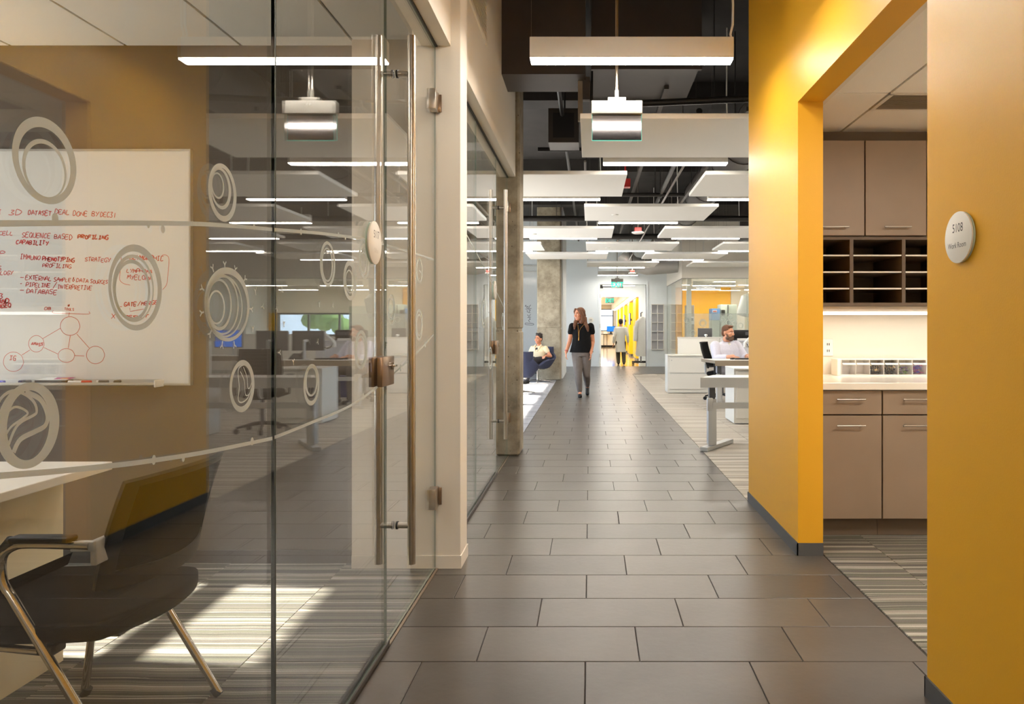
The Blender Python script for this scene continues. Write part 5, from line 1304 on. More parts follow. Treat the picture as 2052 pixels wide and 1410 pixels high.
o = copy_tree(tc2, None, (5.1, 8.5, 0), R(200)); tag(o, 'empty black task chair deep behind the yellow wall')

# ------------------------------------------------------------------ lounge
def lounge_chair(loc, rz, label):
    t = thing('lounge_chair', loc, label, 'armchair', 'slate blue lounge chairs', rz); O = (0, 0, 0)
    prof = catmull([(-.34, .40), (-.20, .375), (.02, .345), (.17, .37), (.255, .48), (.30, .64), (.325, .80)], 5)
    N = len(prof) - 1
    def sh(u, v):
        k = v * N; i = min(int(k), N - 1); f_ = k - i; y = prof[i][0] * (1 - f_) + prof[i + 1][0] * f_; z = prof[i][1] * (1 - f_) + prof[i + 1][1] * f_
        a = 2 * u - 1; e_ = max(0, (abs(a) - .58) / .42); wid = .25 + .07 * math.sin(min(1, v * 1.25) * math.pi) ** 1.0
        side = max(0.0, math.sin(min(1.0, max(0.0, (v - .02) / .80)) * math.pi)) ** .7
        x = a * wid + math.copysign(e_ ** 2 * .035 * side, a); z += e_ ** 1.5 * .20 * side; y -= e_ ** 1.5 * .10 * max(0, v - .45) * 2
        return Vector((x, y, z))
    MB().grid(sh, 28, 30, -.045).build('shell', 'lounge_blue', t, smooth=70, org=O)
    pad(catmull([(-.22, -.30), (.22, -.30), (.25, 0), (.18, .14), (-.18, .14), (-.25, 0)], 4, True)[:-1], .375, .43, .022, 3).build('seat_cushion', 'lounge_blue', t, smooth=60, org=O)
    MB().rbox(-.13, .13, -.14, .12, .285, .312, .006).build('under_plate', 'chrome', t, org=O)
    MB().cyl((0, 0, .03), (0, 0, .30), .025, n=18).build('column', 'chrome', t, smooth=40, org=O)
    for k in range(4):
        a = math.pi / 2 * k + .5; c_, s_ = math.cos(a), math.sin(a)
        MB().tube([(0, 0, .045), (.15 * c_, .15 * s_, .032), (.31 * c_, .31 * s_, .012)], [.022, .016, .011], 10).build('base_blade', 'chrome', t, smooth=40, org=O)
    return t
lounge_chair((-1.20, 16.08, 0), R(-28), 'slate blue swivel lounge chair with the seated woman')
lounge_chair((-1.32, 13.2, 0), R(178), 'slate blue lounge chair seen from behind, beside the near column')
t = thing('lounge_whiteboard', (-2.0, 19.48, .2), 'tall pale whiteboard with black formulas behind the lounge', 'whiteboard')
MB().rbox(-2.9, -1.36, 19.47, 19.50, .16, 2.95, .004).build('surface', 'board', t)
MB().box(-2.92, -1.34, 19.46, 19.50, 2.95, 2.98).box(-2.92, -1.34, 19.46, 19.50, .13, .16).build('frame', 'alu', t)
MB().box(-2.9, -1.36, 19.44, 19.50, 2.78, 2.80).build('rail', 'plastic_w', t)
def lpen(pts): 
    mb = MB(); mb.ribbon(catmull([((px - VX) * 19.468 / F, 19.468, EYE - (py - VY) * 19.468 / F) for px, py in pts], 3), .012, (0, -1, 0), 0); mb.build('formula_stroke', 'ink_black', t)
for pts in ([(1052, 614), (1054, 611), (1055, 616), (1058, 613), (1058, 618)], [(1060, 617), (1062, 612), (1064, 611)], [(1053, 619), (1065, 618)], [(1056, 621), (1057, 626)], [(1059, 621), (1063, 621), (1059, 626), (1063, 626)], [(1057, 630), (1060, 634), (1063, 629)], [(1057, 636), (1064, 635)], [(1060, 638), (1063, 639), (1059, 642), (1062, 645)], [(1053, 647), (1068, 648), (1068, 651), (1053, 650), (1053, 647)]): lpen(pts)

# ------------------------------------------------------------------ wall rack at the far wall
t = thing('wall_rack', (2.155, 22.38, .54), 'white ten pocket wall rack right of the far doorway', 'wall rack')
MB().box(1.95, 2.36, 22.385, 22.399, .54, 1.99).build('back_panel', 'rack_shade', t)
for x in (1.95, 2.145, 2.34): MB().box(x, x + .02, 22.29, 22.385, .54, 1.99).build('upright', 'plastic_w', t)
for k in range(6): MB().box(1.97, 2.34, 22.29, 22.385, .54 + k * .286, .56 + k * .286).build('shelf', 'plastic_w', t)

# ------------------------------------------------------------------ lab corridor beyond the doorway
for k in range(9):
    y0 = 26.0 + k * 2.15; dp = .0 if k % 2 else .12
    t = thing('tall_locker', (2.1, y0 + 1, 0), 'yellow full height cabinet, number %s along the lab corridor wall' % ['one', 'two', 'three', 'four', 'five', 'six', 'seven', 'eight', 'nine'][k], 'cabinet', 'yellow lab corridor cabinets')
    MB().box(1.84 - dp, 2.44, y0, y0 + 1.5, .1, 2.33).build('body', 'lab_yellow', t); MB().box(1.88 - dp, 2.44, y0, y0 + 1.5, 0, .1).build('plinth', 'steel_dark', t)
    for j in range(2):
        d_ = MB().rbox(1.82 - dp, 1.84 - dp, y0 + .02 + j * .74, y0 + .74 + j * .74, .12, 2.31, .004).build('door', 'lab_yellow', t); MB().cyl((1.80 - dp, y0 + .66 + j * .16, 1.0), (1.80 - dp, y0 + .66 + j * .16, 1.3), .01).build('handle', 'alu', d_)
    MB().box(1.90, 2.44, y0 + 1.52, y0 + 2.1, 0, 2.33).build('white_bay', 'plastic_w', t)
for y, lab in ((28.0, 'wall display screen nearest in the lab corridor'), (32.3, 'wall display screen further down the lab corridor')):
    t = thing('wall_display', (1.70, y, 1.45), lab, 'display', 'lab corridor displays')
    MB().rbox(1.58, 1.62, y - .3, y + .3, 1.35, 1.82, .006).build('casing', 'steel_dark', t); MB().box(1.575, 1.58, y - .28, y + .28, 1.37, 1.80).build('screen', em('lit pale screen', (.35, .5, .9), 1.0), t)
    MB().box(1.62, 1.675, y - .05, y + .05, 1.5, 1.6).build('bracket', 'steel_dark', t)
t = thing('lab_counter', (.9, 44.9, 0), 'white lab counter under the far window', 'counter')
MB().box(.2, 1.62, 44.6, 45.4, .12, .80).build('body', 'plastic_w', t); MB().box(.24, 1.6, 44.66, 45.4, 0, .12).build('plinth', 'plastic_b', t); MB().rbox(.15, 1.66, 44.55, 45.42, .80, .84, .005).build('top', 'steel_dark', t)
t = thing('lab_monitor', (1.35, 44.8, .84), 'monitor with a bright blue screen on the far lab counter', 'monitor')
MB().rbox(1.08, 1.62, 44.9, 44.94, .98, 1.34, .006).build('casing', 'plastic_b', t); MB().box(1.10, 1.60, 44.895, 44.9, 1.0, 1.32).build('screen', 'screen_blue', t); MB().box(1.30, 1.40, 44.93, 44.97, .84, 1.1).box(1.2, 1.5, 44.85, 45.05, .84, .86).build('stand', 'plastic_b', t)
t = thing('lab_stool', (.98, 44.2, 0), 'small dark cart before the far lab counter', 'cart')
MB().rbox(.86, 1.1, 44.1, 44.4, .84, 1.0, .01).build('box', 'plastic_w', t); MB().box(.86, 1.1, 44.1, 44.4, .80, .84).build('shelf', 'plastic_b', t)
for x in (.87, 1.08):
    for y in (44.12, 44.38): MB().cyl((x, y, 0), (x, y, .82), .012, n=8).build('leg', 'plastic_b', t)
# coats on a rolling stand
t = thing('coat_stand', (1.72, 23.6, 0), 'black rolling coat stand just inside the far doorway', 'coat stand')
MB().cyl((1.72, 23.62, .1), (1.72, 23.62, 1.74), .016, n=12).build('post', 'plastic_b', t, smooth=40)
MB().cyl((1.72, 22.95, 1.74), (1.72, 23.64, 1.74), .012, n=10).build('hanging_rail', 'plastic_b', t, smooth=40)
for a, b2 in (((1.42, 23.05), (2.02, 23.05)), ((1.72, 23.05), (1.72, 23.7)), ((1.42, 23.68), (2.02, 23.68))):
    MB().tube([(a[0], a[1], .10), (b2[0], b2[1], .10)], .02, 8).build('base_rail', 'plastic_b', t, smooth=40)
for x in (1.44, 2.0):
    for y in (23.05, 23.68): MB().cyl((x - .015, y, .042), (x + .015, y, .042), .042, n=14).build('caster', 'plastic_b', t, smooth=40)
for k, y in enumerate((23.05, 23.22, 23.40)):
    t = thing('hanging_lab_coat', (1.72, y, .3), ['white lab coat hanging foremost on the rolling stand', 'white lab coat hanging in the middle of the rolling stand', 'white lab coat hanging rearmost on the rolling stand'][k], 'coat', 'white coats on the rolling stand')
    rg = []
    for z, rx, ry in ((.30 + k * .03, .20, .05), (.55, .185, .055), (.85, .16, .05), (1.1, .165, .055), (1.36, .17, .05), (1.48, .16, .045), (1.56, .09, .04), (1.60, .04, .03)): rg.append(((1.72 + .01 * math.sin(z * 9 + k), y, z), (rx, 0, 0), (0, ry, 0)))
    MB().loft(rg, 24).build('body', 'white_cloth', t, smooth=60)
    for s_ in (-1, 1): MB().tube([(1.72 + s_ * .14, y, 1.46), (1.72 + s_ * .205, y - .02, 1.2), (1.72 + s_ * .225, y - .03, .80)], [.055, .06, .058], 12).build('sleeve', 'white_cloth', t, smooth=60)
    MB().tube([(1.72, y, 1.59), (1.72, y, 1.70), (1.735, y, 1.755), (1.71, y, 1.757)], .004, 6).build('hook', 'chrome', t)

# ------------------------------------------------------------------ glass lab equipment
def cab3(name, x0, x1, y0, y1, z1, m, label, cat, extra=None):
    t = thing(name, ((x0 + x1) / 2, (y0 + y1) / 2, 0), label, cat)
    MB().rbox(x0, x1, y0 + .03, y1, .06, z1, .012).build('body', m, t, smooth=40)
    MB().rbox(x0 + .01, x1 - .01, y0, y0 + .03, .1, z1 - .03, .008).build('door', m, t, smooth=40)
    MB().box(x0 + .03, x1 - .03, y0 + .05, y1 - .03, 0, .06).build('plinth', 'steel_dark', t)
    if extra: extra(t)
    return t
def ex_blue(t):
    MB().rbox(3.55, 3.80, 20.46, 20.9, 1.46, 1.80, .01).build('blue_head', 'equip_blue', t); MB().box(3.58, 3.71, 20.452, 20.46, 1.68, 1.75).build('label_plate', 'plastic_w', t); MB().box(3.595, 3.695, 20.448, 20.452, 1.70, 1.73).build('red_mark', 'red_plastic', t)
cab3('incubator', 3.55, 3.80, 20.5, 20.9, 1.46, 'equip', 'pale green incubator with a blue top in the glass lab', 'incubator', ex_blue)
def ex_f(t): MB().rbox(3.835, 3.94, 20.42, 20.46, 1.60, 1.76, .01).build('controller', 'plastic_b', t); MB().box(4.02, 4.04, 20.44, 20.47, .1, 1.9).build('dark_gasket', 'blackrub', t); MB().cyl((4.08, 20.42, 1.1), (4.08, 20.42, 1.5), .012).build('handle', 'alu', t)
cab3('lab_freezer', 3.83, 4.30, 20.47, 21.1, 1.92, 'equip', 'tall grey green freezer with a black controller in the glass lab', 'freezer', ex_f)
def ex_i(t):
    MB().box(2.85, 3.05, 20.47, 20.5, 1.34, 1.56).build('display_panel', 'plastic_w', t); MB().box(2.87, 3.02, 20.464, 20.47, 1.44, 1.52).build('display', 'steel_dark', t)
    for k in range(4): MB().box(2.87, 3.04, 20.48, 20.5, .3 + k * .25, .32 + k * .25).build('shelf', 'alu', t)
cab3('reagent_fridge', 2.84, 3.06, 20.5, 21.0, 1.9, 'taupe_edge', 'narrow glass door fridge by the corner of the glass lab', 'fridge', ex_i)
cab3('lab_freezer', 4.9, 5.8, 21.5, 22.2, 1.9, 'equip', 'second tall freezer deeper in the glass lab', 'freezer')
t = thing('lab_bench', (4.9, 19.9, 0), 'grey lab bench behind the front glass', 'bench')
MB().rbox(4.35, 7.2, 19.5, 20.2, .88, .92, .005).build('top', 'steel_dark', t); MB().box(4.4, 7.15, 19.56, 20.18, .1, .88).build('cabinet_front', 'equip', t); MB().box(4.45, 7.1, 19.6, 20.15, 0, .1).build('plinth', 'steel_dark', t)
t = thing('fume_canopy', (4.36, 19.9, 1.6), 'large translucent white drum hanging above the lab bench', 'fume hood')
rt = Matrix.Rotation(R(14), 3, 'Y'); mb = MB().lathe([(.05, .02), (.24, 0), (.27, .05), (.25, .55), (.10, .66)], (0, 0, 0), 28); mb.v = [tuple(rt @ Vector(v) + Vector((4.42, 19.9, 1.56))) for v in mb.v]
mb.build('drum', 'plastic_w', t, smooth=40); MB().tube([(4.55, 19.9, 2.15), (4.62, 19.9, 2.4), (4.62, 19.9, 2.62)], .08, 14).build('hose', 'alu', t, smooth=40)
struct(MB().box(4.86, 9.5, 24.13, 24.199, 0, .95).box(4.86, 6.0, 24.13, 24.199, .95, 2.62).box(6.0, 9.5, 24.13, 24.199, 1.75, 2.62).build('wall_glass_lab_lining', 'white_wall'))
struct(MB().rbox(2.9, 3.75, 24.16, 24.199, 0, 2.2, .004).build('door_4', 'lab_yellow'), 'yellow door at the back of the glass lab')

# ------------------------------------------------------------------ trees outside the lab window
for k, (x, y, h) in enumerate(((8.2, 32, 5.0), (12.4, 37, 6.5), (15.5, 31.5, 6.0), (18.8, 38, 7.0), (-1.2, 60, 8))):
    t = thing('tree', (x, y, -.3), ['broad green tree outside, nearest the glass lab window', 'green tree outside, second from the glass lab', 'green tree outside, third from the glass lab', 'green tree outside, farthest from the glass lab', 'tall green tree beyond the end window of the lab corridor'][k], 'tree', 'trees outside the windows')
    MB().tube([(x, y, -.3), (x + .05, y, 1.0), (x, y + .1, h * .6)], [.16, .12, .06], 10).build('trunk', 'bark', t, smooth=50)
    mb = MB()
    for j in range(26):
        a = rnd.uniform(0, 6.28); q = rnd.uniform(0, 1.5); z = h * .12 + rnd.uniform(0, h * .75)
        mb.ell((x + q * math.cos(a), y + q * math.sin(a), z), (rnd.uniform(.4, .8),) * 2 + (rnd.uniform(.3, .6),), None, 9, 6)
    mb.build('crown', 'leaf', t)

# ================================================================== PEOPLE
class Fig:
    """figure helper: local axes side (x), forward (y), up (z) placed in the world"""
    def __init__(s, loc, face, label):
        s.o = Vector(loc); s.f = Vector((math.sin(face), -math.cos(face), 0)); s.s = Vector((math.cos(face), math.sin(face), 0))   # face 0 looks to -y; s is image right
        s.root = None; s.label = label
    def p(s, x, y, z): return s.o + s.s * x + s.f * y + Vector((0, 0, z))
    def body(s, mb, mat='skin', vox=.0065, it=3):
        b_ = mb.build('person', mat, org=s.o); remesh(b_, vox, it); tag(b_, s.label, 'person'); s.root = b_; return b_
    def cloth(s, name, mb, mat, vox=.009, it=4, label=None):
        c_ = mb.build(name, mat, s.root, org=s.o, label=label); remesh(c_, vox, it); return c_
    def part(s, name, mb, mat, smooth=60): return mb.build(name, mat, s.root, smooth=smooth, org=s.o)
def limb(mb, pts, rs):
    for i in range(len(pts) - 1): mb.cap(pts[i], pts[i + 1], rs[i], rs[i + 1])
def hand(mb, w, d, n, th, sc=1.0, curl=.35):
    """w wrist, d finger direction, n palm normal, th thumb side"""
    w, d, n, th = Vector(w), Vector(d).normalized(), Vector(n).normalized(), Vector(th).normalized()
    for k, (o_, L) in enumerate(((.030, .062), (.010, .072), (-.011, .067), (-.031, .053))):
        base = w + d * .088 * sc + th * o_ * sc
        mb.cap(w + d * .02 * sc + th * o_ * .6 * sc, base, .014 * sc, .0115 * sc, 10)
        mid = base + (d * math.cos(curl) + n * math.sin(curl)) * L * .5 * sc
        tip = mid + (d * math.cos(curl * 2.3) + n * math.sin(curl * 2.3)) * L * .5 * sc
        mb.cap(base, mid, .0095 * sc, .0085 * sc, 10); mb.cap(mid, tip, .0085 * sc, .0070 * sc, 10)
    tb = w + d * .03 * sc + th * .028 * sc; tm = tb + (d * .7 + th * .6 + n * .25).normalized() * .04 * sc; tt = tm + (d * .9 + th * .2 + n * .3).normalized() * .032 * sc
    mb.cap(w + d * .015 * sc, tb, .014 * sc, .0125 * sc, 10); mb.cap(tb, tm, .0125 * sc, .0105 * sc, 10); mb.cap(tm, tt, .0105 * sc, .0085 * sc, 10)
class Head:
    def __init__(s, c, yaw, pitch=0.0, roll=0.0, sc=1.0):
        s.c = Vector(c); s.sc = sc
        # yaw 0 looks to -y, positive turns towards +x
        s.m = Matrix.Rotation(yaw, 3, 'Z') @ Matrix.Rotation(pitch, 3, 'X') @ Matrix.Rotation(roll, 3, 'Y')
    def q(s, x, y, z): return s.c + s.m @ (Vector((x, -y, z)) * s.sc)          # y forward
    def r(s): return s.m
    def ell(s, mb, c_, r_, nu=18, nv=12): mb.ell(s.q(*c_), tuple(v * s.sc for v in r_), s.m, nu, nv)
    def skull(s, mb):
        s.ell(mb, (0, -.012, .03), (.074, .094, .088)); s.ell(mb, (0, .02, -.03), (.062, .072, .085)); s.ell(mb, (0, .052, -.078), (.036, .036, .034)); s.ell(mb, (0, .04, -.05), (.05, .045, .05))
        mb.cap(s.q(0, .088, .012), s.q(0, .106, -.022), .009 * s.sc, .0125 * s.sc, 10); s.ell(mb, (0, .096, -.027), (.016, .012, .009))
        for k in (-1, 1): s.ell(mb, (k * .074, -.012, -.008), (.010, .020, .032)); s.ell(mb, (k * .042, .068, -.022), (.024, .02, .022))
        s.ell(mb, (0, .072, .03), (.052, .022, .012))
    def face(s, fig, brow='hair_dark', smile=0.0, lip='lip'):
        for k in (-1, 1):
            m_ = MB(); m_.ell(s.q(k * .031, .083, .008), (.0125 * s.sc, .008 * s.sc, .0075 * s.sc), s.m, 12, 8); e_ = fig.part('eye', m_, 'teeth')
            m_ = MB(); m_.ell(s.q(k * .031, .0895, .008), (.006 * s.sc, .004 * s.sc, .0065 * s.sc), s.m, 10, 6); m_.build('iris', 'eye', e_, org=fig.o)
            m_ = MB(); m_.tube([s.q(k * .014, .091, .028), s.q(k * .032, .088, .034), s.q(k * .052, .074, .027)], .0042 * s.sc, 6); fig.part('eyebrow', m_, brow)
        m_ = MB(); m_.tube([s.q(-.026, .078, -.056 + smile * .006), s.q(-.012, .088, -.060), s.q(0, .091, -.060), s.q(.012, .088, -.060), s.q(.026, .078, -.056 + smile * .006)], [.003, .0065, .007, .0065, .003], 8); fig.part('lips', m_, lip)
        if smile:
            m_ = MB(); m_.ell(s.q(0, .0905, -.0575), (.018 * s.sc, .006 * s.sc, .005 * s.sc), s.m, 12, 6); fig.part('teeth', m_, 'teeth')

# ------------------------------------------------------------------ woman walking towards the camera
g = Fig((0, 12.58, 0), 0, 'woman in black top and grey trousers walking along the tiled corridor')
P_ = g.p
hd = Head((-.188, 12.56, 1.478), R(-48), R(4), R(0), .98)
b_ = MB(); hd.skull(b_)
b_.cap(P_(-.168, -.01, 1.40), P_(-.155, 0, 1.28), .047, .052)
sL, eL, wL = P_(-.315, 0, 1.262), P_(-.365, -.02, .985), P_(-.425, .06, .805)
sR, eR, wR = P_(.015, 0, 1.262), P_(.052, -.04, .985), P_(.020, .10, .795)
def ring_(x, y, z, rx, ry): return (P_(x, y, z), g.s * rx, g.f * ry)
b_.loft([ring_(-.15, 0, 1.30, .075, .06), ring_(-.15, 0, 1.26, .155, .085), ring_(-.15, 0, 1.18, .165, .10), ring_(-.15, 0, 1.02, .135, .095), ring_(-.15, 0, .92, .15, .10), ring_(-.15, 0, .80, .168, .115), ring_(-.15, 0, .74, .15, .105)])
for s_, e_, w_ in ((sL, eL, wL), (sR, eR, wR)): limb(b_, [s_, e_, w_], [.050, .039, .028])
hand(b_, wL, (-.03, -.15, -1), (.5, -.3, 0), (0, -1, 0), .92, .4); hand(b_, wR, (0, -.2, -1), (-.6, -.2, 0), (0, -1, 0), .92, .4)
hL, kL, aL = P_(-.225, 0, .78), P_(-.208, .05, .41), P_(-.180, .0, .085)
hR, kR, aR = P_(-.075, 0, .78), P_(-.062, -.05, .40), P_(-.045, -.42, .165)
for h_, k_, a_ in ((hL, kL, aL), (hR, kR, aR)): limb(b_, [h_, k_, a_], [.085, .052, .033])
tL = P_(-.175, .13, .022); tR = P_(-.045, -.35, .035)
b_.cap(aL, P_(-.178, .05, .05), .032, .032); b_.cap(P_(-.18, -.035, .035), tL, .030, .024); b_.cap(aR, P_(-.045, -.44, .12), .03, .028); b_.cap(P_(-.045, -.46, .13), tR, .030, .024)
g.body(b_, 'skin_tan')
hd.face(g, 'hair_brown', .4)
c_ = MB()
c_.loft([ring_(-.15, -.005, 1.315, .105, .07), ring_(-.15, 0, 1.285, .165, .092), ring_(-.15, 0, 1.20, .172, .114), ring_(-.15, .01, 1.06, .158, .115), ring_(-.15, .01, .95, .176, .125), ring_(-.15, .005, .84, .205, .14), ring_(-.15, 0, .80, .216, .144)])
for s_, e_, k in ((sL, eL, -1), (sR, eR, 1)): c_.cap(s_ + Vector((0, 0, .004)), s_.lerp(e_, .36) + Vector((k * .006, 0, 0)), .064, .060)
g.cloth('black_top', c_, 'black_cloth')
c_ = MB()
c_.loft([ring_(-.15, 0, .90, .165, .11), ring_(-.15, -.005, .80, .182, .128), ring_(-.15, 0, .73, .168, .118)])
for h_, k_, a_ in ((hL, kL, aL), (hR, kR, aR)): limb(c_, [h_, h_.lerp(k_, .5), k_, k_.lerp(a_, .4), a_ + (k_ - a_).normalized() * .03], [.106, .092, .068, .066, .047])
g.cloth('trousers', c_, 'grey_cloth', .008)
for nm, heel, toe, top in (('shoe', P_(-.18, -.045, .034), P_(-.174, .145, .024), None), ('shoe', P_(-.045, -.475, .135), P_(-.045, -.345, .030), None)):
    c_ = MB(); c_.cap(heel, toe, .039, .035); c_.cap(heel.lerp(toe, .5), toe, .038, .037); g.cloth(nm, c_, 'plastic_b', .006, 2)
c_ = MB()
hd.ell(c_, (0, -.030, .040), (.088, .098, .092)); hd.ell(c_, (0, -.075, -.03), (.078, .055, .10))
for k in (-1, 1):
    c_.tube([hd.q(k * .03, .060, .105), hd.q(k * .075, .035, .06), hd.q(k * .088, .0, -.02), hd.q(k * .085, .01, -.10), hd.q(k * .075, .03, -.17)], [.022, .030, .034, .034, .022], 10)
c_.tube([hd.q(.05, -.07, -.06), P_(-.09, .03, 1.33), P_(-.045, .085, 1.24), P_(-.03, .105, 1.17)], [.05, .045, .034, .014], 10)
c_.tube([hd.q(-.06, -.05, -.06), P_(-.25, .03, 1.345), P_(-.27, .085, 1.28), P_(-.275, .10, 1.21)], [.05, .042, .032, .012], 10)
g.cloth('hair', c_, 'hair_brown', .007, 3)
c_ = MB(); c_.tube(catmull([P_(-.215, .075, 1.30), P_(-.205, .118, 1.20), P_(-.195, .134, 1.07), P_(-.18, .128, 1.20), P_(-.105, .085, 1.30)], 5), .003, 6); c_.cap(P_(-.195, .137, 1.07), P_(-.197, .14, 1.02), .006, .009); g.part('necklace', c_, 'gold')
c_ = MB(); c_.tube([wL + (eL - wL).normalized() * .018, wL + (eL - wL).normalized() * .030], .033, 14); g.part('bracelet', c_, 'red_band')

# ------------------------------------------------------------------ man in a lab coat walking away
g = Fig((1.03, 23.4, 0), math.pi, 'man in a white lab coat walking away through the far doorway')
P_ = g.p
hd = Head(tuple(P_(0, .01, 1.425)), math.pi, 0, 0, .93)
b_ = MB(); hd.skull(b_); b_.cap(P_(0, 0, 1.34), P_(0, -.01, 1.24), .05, .055)
sL, eL, wL = P_(-.165, 0, 1.205), P_(-.225, -.06, .96), P_(-.245, .04, .75); sR, eR, wR = P_(.165, 0, 1.205), P_(.225, -.05, .95), P_(.235, .06, .73)
b_.loft([ring_(0, 0, 1.25, .08, .06), ring_(0, 0, 1.20, .16, .09), ring_(0, 0, 1.05, .16, .11), ring_(0, 0, .88, .145, .105), ring_(0, 0, .72, .15, .105)])
for s_, e_, w_ in ((sL, eL, wL), (sR, eR, wR)): limb(b_, [s_, e_, w_], [.052, .042, .03])
for w_, k in ((wL, -1), (wR, 1)): hand(b_, w_, (0, .1, -1), (-k, 0, 0), (0, 1, 0), .92, .4)
hL, kL, aL = P_(-.085, 0, .74), P_(-.095, -.02, .40), P_(-.10, -.17, .10); hR, kR, aR = P_(.085, 0, .74), P_(.085, .07, .40), P_(.075, .05, .075)
for h_, k_, a_ in ((hL, kL, aL), (hR, kR, aR)): limb(b_, [h_, k_, a_], [.085, .055, .036])
b_.cap(P_(-.10, -.20, .05), P_(-.10, -.03, .03), .03, .03); b_.cap(P_(.075, .01, .03), P_(.075, .19, .025), .03, .027)
g.body(b_, 'skin_tan')
hd.face(g)
c_ = MB(); c_.loft([ring_(0, -.005, 1.275, .085, .07), ring_(0, 0, 1.235, .150, .10), ring_(0, 0, 1.10, .158, .125), ring_(0, 0, .92, .150, .125), ring_(0, 0, .70, .165, .14), ring_(0, 0, .45, .178, .155), ring_(0, 0, .43, .178, .155)])
for s_, e_, w_ in ((sL, eL, wL), (sR, eR, wR)): limb(c_, [s_, e_, w_ + (e_ - w_).normalized() * .03], [.062, .054, .046])
g.cloth('lab_coat', c_, 'white_cloth', .010)
c_ = MB()
for h_, k_, a_ in ((hL, kL, aL), (hR, kR, aR)): limb(c_, [h_, k_, a_ + (k_ - a_).normalized() * .01], [.097, .075, .062])
g.cloth('trousers', c_, 'olive_cloth', .009)
for a, t2 in ((P_(-.10, -.225, .055), P_(-.10, -.02, .036)), (P_(.075, -.01, .036), P_(.075, .21, .032))):
    c_ = MB(); c_.cap(a, t2, .037, .034); g.cloth('shoe', c_, 'plastic_b', .007, 2)
c_ = MB(); hd.ell(c_, (0, -.02, .042), (.082, .096, .085)); hd.ell(c_, (0, -.055, -.01), (.074, .055, .07)); g.cloth('hair', c_, 'hair_dark', .007, 3)

# ------------------------------------------------------------------ bearded man at the desk
FA = R(20)
g = Fig((2.30, 11.85, 0), FA, 'bearded man in a pale lilac shirt seated at the bronze edged desk')
P_ = g.p
hd = Head(tuple(P_(0.0, .07, 1.155)), R(44), R(2), 0, 1.06)
b_ = MB(); hd.skull(b_); b_.cap(P_(0, .03, 1.08), P_(0, .0, .96), .062, .066)
sL, eL, wL = P_(-.205, .0, .935), P_(-.27, .16, .72), P_(-.15, .47, .775); sR, eR, wR = P_(.205, .0, .935), P_(.27, .17, .72), P_(.15, .42, .78)
b_.loft([ring_(0, 0, .985, .09, .07), ring_(0, 0, .95, .19, .10), ring_(0, .02, .85, .20, .13), ring_(0, .03, .70, .19, .15), ring_(0, .02, .56, .19, .14), ring_(0, 0, .48, .185, .14)])
for s_, e_, w_ in ((sL, eL, wL), (sR, eR, wR)): limb(b_, [s_, e_, w_], [.062, .050, .034])
hand(b_, wL, g.f * 1 + g.s * .3 + Vector((0, 0, -.12)), (0, 0, -1), g.s, 1.0, .45); hand(b_, wR, g.f * 1 - g.s * .2 + Vector((0, 0, -.12)), (0, 0, -1), -g.s, 1.0, .35)
hL, kL, aL = P_(-.10, .02, .53), P_(-.16, .42, .545), P_(-.15, .40, .10); hR, kR, aR = P_(.10, .02, .53), P_(.16, .42, .545), P_(.15, .38, .10)
for h_, k_, a_ in ((hL, kL, aL), (hR, kR, aR)): limb(b_, [h_, k_, a_], [.095, .065, .042])
for a_, k in ((aL, -1), (aR, 1)): b_.cap(a_ + Vector((0, 0, -.06)) - g.f * .03, a_ + Vector((0, 0, -.072)) + g.f * .15, .034, .028)
g.body(b_, 'skin', .007)
hd.face(g, 'hair_brown')
c_ = MB(); c_.loft([ring_(0, .0, 1.005, .085, .078), ring_(0, 0, .965, .20, .118), ring_(0, .02, .87, .228, .155), ring_(0, .035, .72, .222, .185), ring_(0, .03, .58, .222, .175), ring_(0, .01, .47, .215, .165)])
for s_, e_, w_ in ((sL, eL, wL), (sR, eR, wR)): limb(c_, [s_, e_, e_.lerp(w_, .55)], [.088, .074, .058])
g.cloth('shirt', c_, 'shirt', .009)
c_ = MB()
for k in (-1, 1): c_.add([P_(0, .085, .97), P_(k * .085, .02, 1.035), P_(k * .10, .045, .995), P_(k * .055, .125, .945)], [(0, 1, 2, 3)] if k < 0 else [(3, 2, 1, 0)])
o = g.part('collar', c_, 'shirt'); md = o.modifiers.new('thick', 'SOLIDIFY'); md.thickness = .006
c_ = MB(); c_.ell(P_(0, .082, .945), (.045, .045, .05)); g.part('undershirt', c_, 'teeth')
for z in (.90, .82, .74, .66):
    c_ = MB(); c_.ell(P_(0, .185 if z < .85 else .16, z), (.006, .006, .006), None, 8, 6); g.part('button', c_, 'plastic_w')
c_ = MB()
for h_, k_, a_ in ((hL, kL, aL), (hR, kR, aR)): limb(c_, [h_, k_, a_], [.105, .078, .062])
g.cloth('trousers', c_, 'grey_cloth', .009)
for a_ in (aL, aR):
    c_ = MB(); c_.cap(a_ + Vector((0, 0, -.062)) - g.f * .05, a_ + Vector((0, 0, -.066)) + g.f * .18, .038, .034); g.cloth('shoe', c_, 'plastic_b', .007, 2)
c_ = MB(); hd.ell(c_, (0, -.022, .052), (.080, .093, .078)); hd.ell(c_, (0, -.058, 0), (.073, .052, .072)); hd.ell(c_, (0, .045, .102), (.055, .035, .02)); g.cloth('hair', c_, 'hair_brown', .007, 3)
c_ = MB(); hd.ell(c_, (0, .058, -.088), (.052, .045, .045)); hd.ell(c_, (0, .025, -.078), (.066, .06, .04))
for k in (-1, 1): c_.cap(hd.q(k * .066, .02, -.02), hd.q(k * .056, .045, -.07), .012, .022); c_.cap(hd.q(k * .03, .083, -.062), hd.q(k * .005, .096, -.044), .010, .011)
g.cloth('beard', c_, 'beard', .006, 2)

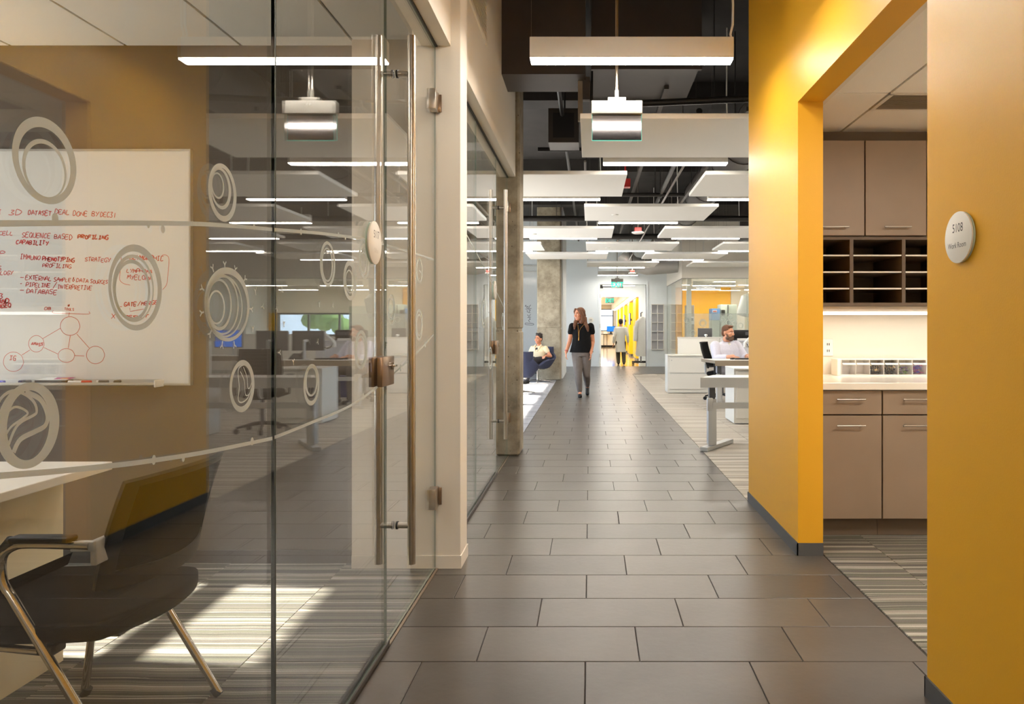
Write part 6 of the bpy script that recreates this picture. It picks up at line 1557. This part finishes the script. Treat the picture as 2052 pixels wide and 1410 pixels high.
# ------------------------------------------------------------------ smiling woman in the lounge chair
g = Fig((-1.16, 16.02, 0), R(-26), 'smiling woman in a cream top seated in the lounge chair')
P_ = g.p
hd = Head(tuple(P_(.02, .06, .985)), R(-30), R(2), R(4), .98)
b_ = MB(); hd.skull(b_); b_.cap(P_(.015, .03, .93), P_(0, 0, .80), .046, .052)
sL, eL, wL = P_(-.165, .0, .765), P_(-.27, .04, .57), P_(-.17, .24, .56); sR, eR, wR = P_(.165, .0, .765), P_(.285, -.02, .595), P_(.29, .20, .615)
b_.loft([ring_(0, 0, .81, .075, .06), ring_(0, 0, .775, .15, .082), ring_(0, 0, .69, .155, .10), ring_(0, -.03, .55, .13, .10), ring_(0, -.07, .46, .155, .11), ring_(0, -.08, .43, .15, .11)])
for s_, e_, w_ in ((sL, eL, wL), (sR, eR, wR)): limb(b_, [s_, e_, w_], [.048, .038, .027])
hand(b_, wL, g.f + Vector((0, 0, -.3)), (0, 0, -1), g.s, .9, .4); hand(b_, wR, g.f + Vector((0, 0, -.2)), (0, 0, -1), -g.s, .9, .5)
hL, kL, aL = P_(-.09, -.04, .50), P_(-.10, .40, .50), P_(-.06, .48, .10); hR, kR, aR = P_(.09, -.04, .50), P_(.06, .42, .51), P_(-.0, .52, .10)
for h_, k_, a_ in ((hL, kL, aL), (hR, kR, aR)): limb(b_, [h_, k_, a_], [.085, .055, .034])
for a_ in (aL, aR): b_.cap(a_ + Vector((0, 0, -.06)) - g.f * .02, a_ + Vector((0, 0, -.072)) + g.f * .13, .03, .024)
g.body(b_, 'skin_tan'); hd.face(g, 'hair_dark', 1.0)
c_ = MB(); c_.loft([ring_(0, -.01, .83, .085, .068), ring_(0, 0, .79, .165, .098), ring_(0, .01, .70, .172, .125), ring_(0, -.02, .57, .152, .125), ring_(0, -.06, .46, .175, .13)])
for s_, e_ in ((sL, eL), (sR, eR)): c_.cap(s_, s_.lerp(e_, .35), .066, .06)
g.cloth('cream_top', c_, 'cream_cloth', .008)
c_ = MB(); c_.add([P_(-.012, .128, .70), P_(.04, .115, .76), P_(.0, .10, .80), P_(-.04, .115, .76)], [(0, 1, 2, 3)]); o = g.part('neck_opening', c_, 'dark_cloth'); md = o.modifiers.new('thick', 'SOLIDIFY'); md.thickness = .004
for k in (-1, 1):
    c_ = MB(); c_.tube([P_(k * .075, .03, .845), P_(k * .065, .095, .79), P_(k * .03, .135, .71)], [.02, .022, .012], 8); g.part('collar', c_, 'cream_cloth')
c_ = MB()
for h_, k_, a_ in ((hL, kL, aL), (hR, kR, aR)): limb(c_, [h_, k_, a_], [.095, .066, .05])
g.cloth('trousers', c_, 'dark_cloth', .009)
for a_ in (aL, aR):
    c_ = MB(); c_.cap(a_ + Vector((0, 0, -.064)) - g.f * .04, a_ + Vector((0, 0, -.07)) + g.f * .15, .034, .029); g.cloth('shoe', c_, 'plastic_b', .007, 2)
c_ = MB(); hd.ell(c_, (0, -.022, .048), (.082, .094, .082)); hd.ell(c_, (0, -.055, .0), (.072, .05, .07))
for k in range(10):
    a = k * .63; hd.ell(c_, (.05 * math.cos(a), -.02 + .06 * math.sin(a), .105 + .012 * math.sin(k * 2.1)), (.03, .03, .028), 8, 6)
g.cloth('hair', c_, 'hair_dark', .006, 2)
